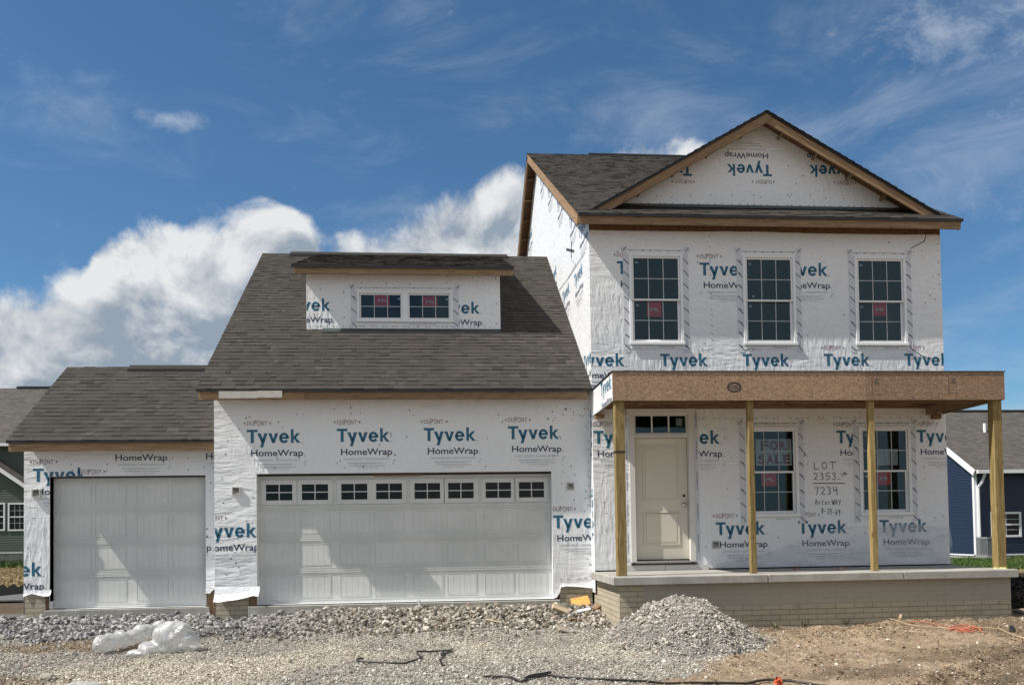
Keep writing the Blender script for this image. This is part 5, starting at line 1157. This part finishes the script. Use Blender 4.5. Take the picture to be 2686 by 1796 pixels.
mb = MB(GREENS); pl2 = yplane(yb2); siding(mb, pl2, xw+.4, xe-.4, zb_, zm, lambda w_: ((xw+.4, xe-.4) if w_ < zee+.4*s2 else (xm-(zm-w_)/s2, xm+(zm-w_)/s2)), GREENS, .15); mb.poly([(xe-.4, yb2, zb_), (xe-.4, YW, zb_), (xe-.4, YW, zee+.4*s2), (xe-.4, yb2, zee+.4*s2)], GREENS); mb.build('bay_wall', gv)
mb = MB(FARROOF)
for X_ in (xe, xw): mb.poly([(xm, yb2-.35, zm+.1), (X_, yb2-.35, zee+.1), (X_, YW, zee+.1), (xm, YW, zm+.1)], FARROOF, .5, [(0,0),(3,0),(3,2),(0,2)])
br = mb.build('bay_roof', gv); mb = MB(VINYL)
for X_ in (xe, xw): mb.beam((xm, yb2-.37, zm+.1), (X_, yb2-.37, zee+.1), .05, .22, up=(0,0,1), m=VINYL)
mb.build('rake_trim', br)
for (ua, ub) in ((-28, 10), (25.5, 66)):
    a, b = aty(ua, 1388, yb2), aty(ub, 1322, yb2); far_window(gv, pl2, a.x, b.x, a.z, b.z, cols=3)
mb = MB(CONC); mb.box(xl, xr, YW+.05, YW+.3, -1, zb_, CONC); mb.box(xw+.45, xe-.45, yb2+.05, YW, -1, zb_, CONC); mb.box(xw+.4, xe-.4, yb2-.04, yb2-.001, zb_-.06, zb_, VINYL); mb.build('foundation', gv)

# a treetop showing over the navy roof
tq = aty(2553, 1088, 46.0); tr = empty('distant_tree', (tq.x, 46, -.3), 'dark treetop just showing over the navy house roof ridge', 'tree')
BARK = mat('bark', base=(.06,.045,.035), rough=.9); LEAF = mat('dark_leaves', base=(.025,.045,.015), rough=.7)
mb = MB(BARK); mb.tube([(tq.x, 46, -.3), (tq.x+.1, 46, 4), (tq.x, 46, tq.z-.3)], [.22, .16, .04], 7, BARK); mb.build('trunk', tr)
rr = random.Random(8); mb = MB(LEAF)
for k in range(900):
    c = Vector((rr.gauss(0, .5), rr.gauss(0, .5), rr.gauss(-1.0, .55)+ (0))); c = Vector((tq.x, 46, tq.z))+c*(1 if c.z < .2 else .4)
    a, b = Vector((rr.gauss(0,1), rr.gauss(0,1), rr.gauss(0,1))).normalized()*.09, Vector((rr.gauss(0,1), rr.gauss(0,1), rr.gauss(0,1))).normalized()*.07; mb.poly([c-a, c+b, c+a, c-b], LEAF)
mb.build('crown', tr)

# ------------------------------------------------------------------ things lying about
def gbase(x, y): return float(np.interp(y, [-40, -15, -6.3, -4, -2, -1, 0, 3, 12, 40, 90], [-.55, -.52, -.50, -.43, -.33, -.25, -.16, -.25, -.3, -.32, -.2]))
def on(u, v, dz=0.0):
    """the ground under a pixel"""
    z = -.35
    for _ in range(8): q = atz(u, v, z); z = gbase(q.x, q.y)
    return Vector((q.x, q.y, gz1(q.x, q.y)+dz))
def f_plastic(k, b):
    k.n.remove(b); out = k.n['Material Output']; p = objc(k)
    h = k.noise(k.a('ShaderNodeMix', {0: .25, 4: p, 5: k.noise(p, 3, 2).outputs[1]}, data_type='VECTOR').outputs[1], 5, 5, .6, 1.2).outputs[0]; h = k.m('ABSOLUTE', k.m('SUBTRACT', h, .5))
    nb = k.a('ShaderNodeBump', {'Height': h, 'Strength': .7, 'Distance': .07}).outputs[0]
    d = k.a('ShaderNodeBsdfDiffuse', {0: (.74,.74,.72,1), 'Normal': nb}); tl = k.a('ShaderNodeBsdfTranslucent', {0: (.75,.75,.73,1), 'Normal': nb}); g_ = k.a('ShaderNodeBsdfGlossy', {0: (1,1,1,1), 'Roughness': .22, 'Normal': nb}); t = k.a('ShaderNodeBsdfTransparent')
    m1 = k.a('ShaderNodeMixShader', {0: .4, 1: d.outputs[0], 2: tl.outputs[0]}); m2 = k.a('ShaderNodeMixShader', {0: .2, 1: m1.outputs[0], 2: g_.outputs[0]}); m3 = k.a('ShaderNodeMixShader', {0: k.m('MULTIPLY_ADD', k.sstep(h, .0, .22), .5, .42), 1: t.outputs[0], 2: m2.outputs[0]})
    m4 = k.a('ShaderNodeMixShader', {0: .25, 1: m3.outputs[0], 2: m2.outputs[0]}); k.l.new(m4.outputs[0], out.inputs[0])
PLASTIC = mat('crumpled_poly_film', f_plastic)
def blobs(name, els, label, cat, disp=.05, res=.035, mat_=PLASTIC, flat=False):
    mbd = bpy.data.metaballs.new('mb'); mbd.resolution = res; mbd.threshold = .35; ob = bpy.data.objects.new('mb', mbd); COL.objects.link(ob)
    c0 = Vector(els[0][0])
    for (c, r, sc) in els:
        e = mbd.elements.new(type='ELLIPSOID'); e.co = Vector(c)-c0; e.radius = r; e.size_x, e.size_y, e.size_z = sc; e.stiffness = 2
    bpy.context.view_layer.update(); me = bpy.data.meshes.new_from_object(ob.evaluated_get(bpy.context.evaluated_depsgraph_get())); bpy.data.objects.remove(ob); bpy.data.metaballs.remove(mbd)
    rj = random.Random(17)
    for v in me.vertices:
        p = (v.co+c0)*5; wv = mnoise.noise_vector(p*.6)*.5; rg = 1-abs(mnoise.noise((v.co+c0)*3.3+wv))*2.6; r2 = 1-abs(mnoise.noise((v.co+c0)*8+wv*2+Vector((9,1,4))))*2.6; v.co += v.normal*(max(rg, -.6)*.8+r2*.12-.15)*disp + (Vector((rj.uniform(-1, 1), rj.uniform(-1, 1), rj.uniform(-1, 1)))*.016 if flat else Vector())
        gzv = gz1(v.co.x+c0.x, v.co.y+c0.y)-c0.z+.004
        if v.co.z < gzv: v.co.z = gzv
    me.materials.clear(); me.materials.append(mat_); me.polygons.foreach_set('use_smooth', [not flat]*len(me.polygons))
    o = bpy.data.objects.new(name, me); o.location = c0; COL.objects.link(o); return tag(o, label, cat)
b0 = on(445, 1712); e0 = on(258, 1716); e1 = on(400, 1690)
els = [(b0+Vector((.0,.1,.20)), .62, (.60,.42,.40)), (b0+Vector((.2,.1,.12)), .42, (.5,.5,.4)), (b0+Vector((-.22,.05,.08)), .40, (.6,.5,.3)), (b0+Vector((.05,.1,.30)), .42, (.6,.5,.35))]
for k in range(7):
    p = e0.lerp(e1, k/6)+Vector((0, .1+k*.03, .12+.012*k)); els.append((p, .265, (.62,.62,.55)))
els.append((b0+Vector((-.35,-.12,.02)), .22, (.9,.5,.3)))
blobs('plastic_bundle', els, 'crumpled bundle of translucent white plastic lying on the gravel before the small garage', 'plastic', .05, .028)
q = on(215, 1806); blobs('plastic_sheet', [(q+Vector((0,0,.02)), .30, (1.1,.6,.34)), (q+Vector((.22,-.05,-.01)), .22, (1.1,.6,.2))], 'pale bluish plastic sheet bulging at the bottom left edge of the gravel', 'plastic sheet', .02, .03)
q = on(535, 1799); blobs('plastic_sheet', [(q, .14, (1.4,.5,.25))], 'small flat scrap of clear plastic at the bottom edge right of the bluish sheet', 'plastic sheet', .012, .02)
def line(name, pxs, r, m, label, cat, dz=.028, n=6, sub=3):
    pts = [on(u, v, dz) for u, v in pxs]; out = []
    for a, b in zip(pts, pts[1:]):
        for k in range(sub): q = a.lerp(b, k/sub); q.z = .5*q.z+.5*(max(gz1(q.x+.05, q.y), gz1(q.x-.05, q.y), gz1(q.x, q.y))+dz); out.append(q)
    out.append(pts[-1]); mb = MB(m); c = out[0].copy(); mb.tube(out, r, n, m); o = mb.build(name, None, smooth=True); return tag(o, label, cat)
RUB = mat('black_rubber', base=(.012,.012,.013), rough=.45)
A8 = lambda *q: [(600+x/3.4485, 1440+y/3.4485) for x, y in q]; A7 = lambda *q: [(1280+x/3.4485, 1440+y/3.4485) for x, y in q]; B8 = lambda *q: [(1960+x/3.23, 1440+y/3.23) for x, y in q]
line('black_strap', A8((1220,1000),(1170,1003),(1158,1014),(1172,1024),(1250,1030),(1590,1040),(1660,1026),(1752,990),(1708,952),(1704,928),(2000,920),(2022,908),(2008,932),(1922,964),(1945,942),(1935,985),(1912,1020),(1925,1055),(1955,1075)), .011, RUB, 'short kinked black strap lying alone on the fine gravel', 'strap')
line('black_cable', A7((-40,1172),(0,1172),(180,1175),(300,1205),(345,1203),(362,1172),(560,1162),(800,1180),(1100,1198),(1600,1201),(2345,1206))+B8((40,1120),(150,1112),(400,1125),(590,1152),(680,1178)), .013, RUB, 'long black cable along the bottom edge from the gravel onto the dirt', 'cable')
line('black_tape', A7((340,1185),(420,1160),(500,1148),(566,1132)), .016, RUB, 'stub of black tape sticking up from the long cable', 'tape', .035)
ORG = mat('orange_plastic', base=(.72,.13,.045), rough=.5)
fq = on(2042, 1797); fl_ = empty('marker_flag', fq, 'crumpled orange marker flag on a wire standing over the black cable', 'marker flag'); mb = MB(ORG)
gp = [[fq+Vector((-.036+.072*i/5+random.uniform(-.006,.006), random.uniform(-.022,.022), .015+.105*j/6*(1 if i != 2 else 1.05)+random.uniform(-.008,.008))) for i in range(6)] for j in range(7)]
for j in range(6):
    for i in range(5): mb.poly([gp[j][i], gp[j][i+1], gp[j+1][i+1], gp[j+1][i]], ORG)
mb.build('flag', fl_); mb = MB(GALV); mb.tube([fq+Vector((0,.005,-.05)), fq+Vector((.004,.005,.13))], .003, 5, GALV); mb.build('wire', fl_)
def chunk(name, u, v, L, Wd, T, yaw, tilt, roll, m, label, cat, lift=.03, t=None):
    c = on(u, v, lift); R = Matrix.Rotation(R_(yaw), 3, 'Z') @ Matrix.Rotation(R_(tilt), 3, 'X') @ Matrix.Rotation(R_(roll), 3, 'Y'); mb = MB(m)
    mb.bar(None, None, [c+R@Vector((sx_*L/2, sy_*Wd/2, sz_*T/2)) for sx_, sy_, sz_ in ((-1,-1,-1),(1,-1,-1),(1,1,-1),(-1,1,-1),(-1,-1,1),(1,-1,1),(1,1,1),(-1,1,1))], m, t); o = mb.build(name, None, bevel=.003); return tag(o, label, cat)
def plank(name, pxs, th, m, label, cat, dz=.02, tilt=0.0, lift=0.0, t=None):
    c = [on(u, v, dz) for u, v in pxs]; c = [q+Vector((0, 0, lift)) for q in c]; c[2].z += tilt; c[3].z += tilt; up = Vector((0, 0, th)); mb = MB(m)
    mb.bar(None, None, c+[q+up for q in c], m, t); o = mb.build(name, None, bevel=.003); return tag(o, label, cat)
ORB = mat('orange_board', lambda k, b: f_osb(k, b, (.45,.17,.035), (.70,.36,.09)), rough=.7)
chunk('wood_offcut', *A7((838,560))[0], .30, .20, .045, 8, 42, -12, ORB, 'orange-painted board offcut lying on the stones beside the porch corner', 'wood offcut', .10)
chunk('wood_offcut', *A7((655,600))[0], .27, .10, .07, -14, 40, 30, PALEWOOD, 'pale chunky lumber offcut leaning in the stones left of the orange board', 'wood offcut', .09)
chunk('wood_offcut', *A7((985,570))[0], .14, .09, .05, 40, 20, -25, WOOD, 'short brown broken board wedged between the orange board and the porch corner', 'wood offcut', .07)
chunk('wood_offcut', *A7((800,655))[0], .26, .05, .03, 24, 10, 8, WOOD, 'dark splintered stick lying just under the orange board', 'wood offcut', .05)
chunk('wood_offcut', *A7((685,752))[0], .22, .17, .02, 15, 22, 18, mat('grey_board', base=(.34,.30,.24), rough=.9), 'thin weathered grey board lying flat below the pale offcut', 'wood offcut', .055)
chunk('wood_offcut', *A7((50,668))[0], .24, .035, .02, -8, 25, 14, PALEWOOD, 'thin pale stick on the stones in front of the big garage door', 'wood offcut', .06)
chunk('foam_scrap', *A7((868,592))[0], .22, .05, .03, 10, 30, -12, WHITE, 'white foam scrap tucked under the orange board', 'foam scrap', .07)
plank('wood_offcut', B8((1240,628),(1312,634),(1296,612),(1240,606)), .06, PALEWOOD, 'small squared lumber block at the foot of the porch foundation', 'wood offcut', .01, 0)
plank('slate_scrap', [(588,1677),(640,1672),(636,1667),(597,1669)], .018, mat('dark_slate', base=(.10,.095,.09), rough=.7), 'dark flat shingle scrap right of the white plastic bundle', 'shingle scrap', .006)
plank('dark_block', B8((2222,712),(2262,716),(2262,695),(2222,692)), .03, BLACKTRIM, 'small black block on the dirt at the right edge', 'block', .005)
OC = mat('orange_cord', base=(.55,.16,.09), rough=.6); TAN = mat('tan_rope', base=(.42,.30,.18), rough=.8)
cp = []; cc0 = B8((1850, 695))[0]
for k in range(150):
    a = k*.31; r = 150*(.55+.45*math.sin(k*.071+1)); cp.append((cc0[0]+(r*math.cos(a))/3.23, cc0[1]+(9*math.sin(a)*(.6+.4*math.cos(k*.07))+6*math.sin(k*.05))/3.23))
mb = MB(OC); mb.tube([on(u, v, .006+.02*(i % 23)/23) for i, (u, v) in enumerate(cp)], .006, 5, OC); mb.tube([on(u, v, .01) for u, v in B8((1700,680),(1480,650),(1380,640))], .006, 5, OC); mb.tube([on(u, v, .012) for u, v in B8((1950,690),(2000,720))], .006, 5, OC)
tag(mb.build('orange_cord', None, smooth=True), 'tangled orange cord heaped on the dirt before the porch foundation', 'cord')
line('tan_rope', B8((1205,636),(1440,684),(1700,694),(2000,692),(2130,706),(2345,768)), .007, TAN, 'thin tan rope running across the dirt past the orange cord', 'rope')
REDW = mat('red_wrapper', lambda k, b: col(k, b, k.mix(k.sstep(k.noise(objc(k), 40, 2).outputs[0], .45, .55), (.5,.05,.06), (.75,.6,.56))), rough=.4)
for (u, v, s_, lb) in ((2089, 1494.2, .055, 'crumpled red wrapper on the porch slab between the two thin posts'), (2203, 1494, .065, 'larger crumpled red wrapper on the porch slab just left of the third post'), (2220.5, 1494.6, .03, 'tiny red wrapper scrap beside the larger one on the slab')):
    q = atz(u, v, SLZ); mb = MB(REDW); rr = random.Random(int(u))
    for k in range(16):
        p = [q+Vector((rr.uniform(-s_, s_), rr.uniform(-s_, s_)*.6, .003+abs(rr.gauss(0, .35))*s_)) for _ in range(3)]; mb.poly(p, REDW)
    tag(mb.build('wrapper', None), lb, 'wrapper', 'red wrappers on the porch slab')
q = aty(1000, 1592, -.35); mb = MB(FILM)
for k in range(8):
    a, b = math.pi*k/8, math.pi*(k+1)/8
    f = lambda t, y: (q.x-.2*math.cos(t)+.05*y, -.35-.22*y, gz1(q.x, -.4)+.02+.06*math.sin(t)*(1-.5*y))
    mb.poly([f(a, 0), f(b, 0), f(b, 1), f(a, 1)], FILM)
tag(mb.build('plastic_scrap', None, smooth=True), 'curled clear plastic scrap against the big garage slab', 'plastic scrap')
q = aty(1100, 1578, -.16); mb = MB(GALV); z0 = q.z; mb.beam((q.x-.02, -.14, z0+.02), (q.x+.01, -.30, z0-.06), .03, .012, m=GALV); mb.beam((q.x+.005, -.13, z0+.03), (q.x+.005, -.13, z0-.12), .02, .02, up=(0,1,0), m=GALV); tag(mb.build('metal_bracket', None), 'small bent metal bracket at the middle of the garage slab edge', 'bracket')
def rock(u, v, s, c, label):
    q = on(u, v); bm = bmesh.new(); bmesh.ops.create_icosphere(bm, subdivisions=3, radius=1)
    for vv in bm.verts: 
        f = 1+.28*mnoise.fractal(vv.co*1.3+Vector((u, v, 0)), 1, 2, 4); vv.co = Vector((vv.co.x*s, vv.co.y*s*.8, vv.co.z*s*.62))*f
    me = bpy.data.meshes.new('rock'); bm.to_mesh(me); bm.free(); me.materials.append(mat('rock_face', lambda k, b: (col(k, b, k.mix(k.noise(objc(k), 18, 5).outputs[0], tuple(x*.6 for x in c), tuple(x*1.3 for x in c))), bump(k, b, k.noise(objc(k), 30, 5).outputs[0], .7, .02)), rough=.9))
    o = bpy.data.objects.new('rock', me); o.location = q+Vector((0, 0, s*.2)); COL.objects.link(o); tag(o, label, 'rock', 'loose rocks on the site')
rock(126, 1775, .105, (.33,.30,.25), 'pale grey rock on the gravel above the bluish plastic sheet'); rock(6, 1630, .075, (.5,.48,.44), 'white rock at the left edge of the stone band'); rock(1645, 1698, .085, (.22,.16,.11), 'muddy brown rock in the gravel at the front of the mound'); rock(70, 1750, .05, (.28,.21,.17), 'small brown rock at the left in the brown earth'); rock(2318, 1632, .10, (.24,.20,.14), 'lump of dried mud against the porch foundation behind the small block')
rock(2520, 1627, .09, (.24,.20,.14), 'lump of dried mud against the right half of the porch foundation'); rock(2672, 1612, .07, (.13,.11,.09), 'dark clod beside the right end of the porch foundation')
def weed(u, v, n, h, cols, label):
    q = on(u, v); rr = random.Random(int(u)); mb = MB(*cols)
    for k in range(n):
        a = rr.uniform(0, 6.28); l = h*rr.uniform(.4, 1.1); b = Vector((math.cos(a), math.sin(a), 0)); p0 = q+b*rr.uniform(0, .05); p1 = p0+b*l*.35+Vector((0,0,l*.6)); p2 = p0+b*l*.85+Vector((0,0,l*rr.uniform(.4,.9))); w_ = b.cross(Vector((0,0,1)))*.0028; m = rr.choice(cols)
        mb.poly([p0-w_, p0+w_, p1+w_*1.2, p1-w_*1.2], m); mb.poly([p1-w_*1.2, p1+w_*1.2, p2], m)
    tag(mb.build('weed', None), label, 'weed', 'weeds along the porch foundation')
WG, WD = mat('weed_green', base=(.07,.10,.035), rough=.7), mat('weed_dry', base=(.20,.16,.09), rough=.8)
weed(2109, 1640, 60, .17, [WG, WD], 'low green-brown weed at the foundation right of the gravel mound'); weed(2215, 1637, 80, .15, [WG, WD], 'spreading weed at the middle of the porch foundation'); weed(2035, 1648, 50, .13, [WG, WD], 'weed tuft just where the gravel mound meets the foundation'); weed(2270, 1633, 40, .10, [WD], 'dry weed left of the mud lump at the foundation'); weed(1980, 1685, 70, .2, [WD, WG], 'straggly weed at the right foot of the gravel mound'); weed(2690, 1590, 70, .3, [WD], 'dry brown weed beyond the right end of the porch')
# dark mulch heap past the porch end
mq = on(2700, 1600); P = []; n = 2600; a = rng.uniform(0, 6.28, n); r = np.sqrt(rng.random(n)); x, y = mq.x+.35+r*1.1*np.cos(a), mq.y+.9+r*.9*np.sin(a); z = gz(x, y)+.42*(1-r**1.5)
sz = rng.uniform(.02, .06, n); cc = pal(n, [(.03,.025,.02),(.05,.042,.034),(.02,.018,.016)], [3,2,2]); o = npmesh('soil_heap', *stones(np.stack([x, y, z], 1), sz, cc, ico=False)[:2], [STONE], np.repeat(cc, 6, 0)); tag(o, 'dark heap of soil past the right end of the porch', 'soil heap', kind='stuff')
# silt fence and dark bank on the left, beyond the small garage
SILT = mat('black_silt_fabric', base=(.02,.02,.02), rough=.7); SHEETG = mat('grey_board_sheet', base=(.10,.10,.10), rough=.95)
a, b = atz(-60, 1556, -.2), atz(75, 1553, -.2); mb = MB(SILT); n = 14
for k in range(n):
    p, q = a.lerp(b, k/n), a.lerp(b, (k+1)/n); h1, h2 = .20+.05*math.sin(k*2.1), .20+.05*math.sin((k+1)*2.1); mb.bar(None, None, [(p.x,p.y,-.3),(q.x,q.y,-.3),(q.x,q.y+.03,-.3),(p.x,p.y+.03,-.3),(p.x,p.y,-.22+h1),(q.x,q.y,-.22+h2),(q.x,q.y+.03,-.22+h2),(p.x,p.y+.03,-.22+h1)], SILT)
tag(mb.build('silt_fence', None), 'low black silt fence beside the small garage on the left', 'silt fence')
c = [on(u, v, .03) for u, v in ((-30,1582),(66,1580),(66,1562),(-10,1570))]; mb = MB(SHEETG); mb.bar(None, None, c+[q+Vector((0,0,.03)) for q in c], SHEETG); tag(mb.build('grey_sheet', None), 'flat grey sheet lying on dark soil left of the small garage', 'sheet')

# the sign and papers taped inside the front windows
def sheet(name, x0, z0, x1, z1, Y, label, cat, m=PAPER, group=None):
    mb = MB(m, BLACK); mb.box(x0, x1, Y, Y+.003, z0, z1, m); return mb, yplane(Y)
ys_ = YM+.034; a, b = aty(1983.6, 1221, ys_), aty(2075.5, 1150.5, ys_)
mb, ps = sheet('s', a.x, a.z, b.x, b.z, ys_, '', ''); SR = mat('sign_red', base=(.30,.02,.035), rough=.5); wd, hh = b.x-a.x, b.z-a.z
def serif(txt, x0, x1, z0, z1):
    n = len(txt); st = (x1-x0)/n
    for i, ch in enumerate(txt):
        c0, c1 = x0+st*i+st*.08, x0+st*(i+1)-st*.08; put(mb, ps, ch, c0, c1, z0, z1, SR, off=.003, bold=.035); s = (c1-c0)*.16; t = (z1-z0)*.07
        feet = {'F': [(c0, z0)], 'R': [(c0, z0), (c1-s*.6, z0)], 'A': [(c0, z0), (c1, z0)], 'L': [(c0, z0), (c0, z1)], 'E': [(c0, z0), (c0, z1)]}.get(ch, [])
        for fx, fz in feet: rect(mb, ps, fx-s*.7, fx+s*1.5, fz-t*.5, fz+t*.5, SR, off=.0035)
serif('FOR', a.x+wd*.12, a.x+wd*.88, a.z+hh*.58, a.z+hh*.93); serif('SALE', a.x+wd*.04, a.x+wd*.97, a.z+hh*.07, a.z+hh*.41)
tag(mb.build('for_sale_sign', None), 'white FOR SALE sign with dark red letters inside the left porch window', 'sign')
for (u0, u1, v0, v1, lb) in ((2298, 2319, 1177, 1220, 'blank paper sheet in the right porch window, left of a pair'), (2321, 2354, 1177, 1219.5, 'wider blank paper sheet in the right porch window, right of a pair')):
    a, b = aty(u0, v1, ys_), aty(u1, v0, ys_); mb, ps = sheet('p', a.x, a.z, b.x, b.z, ys_, '', ''); tag(mb.build('paper_sheet', None), lb, 'paper', 'papers taped inside the right porch window')
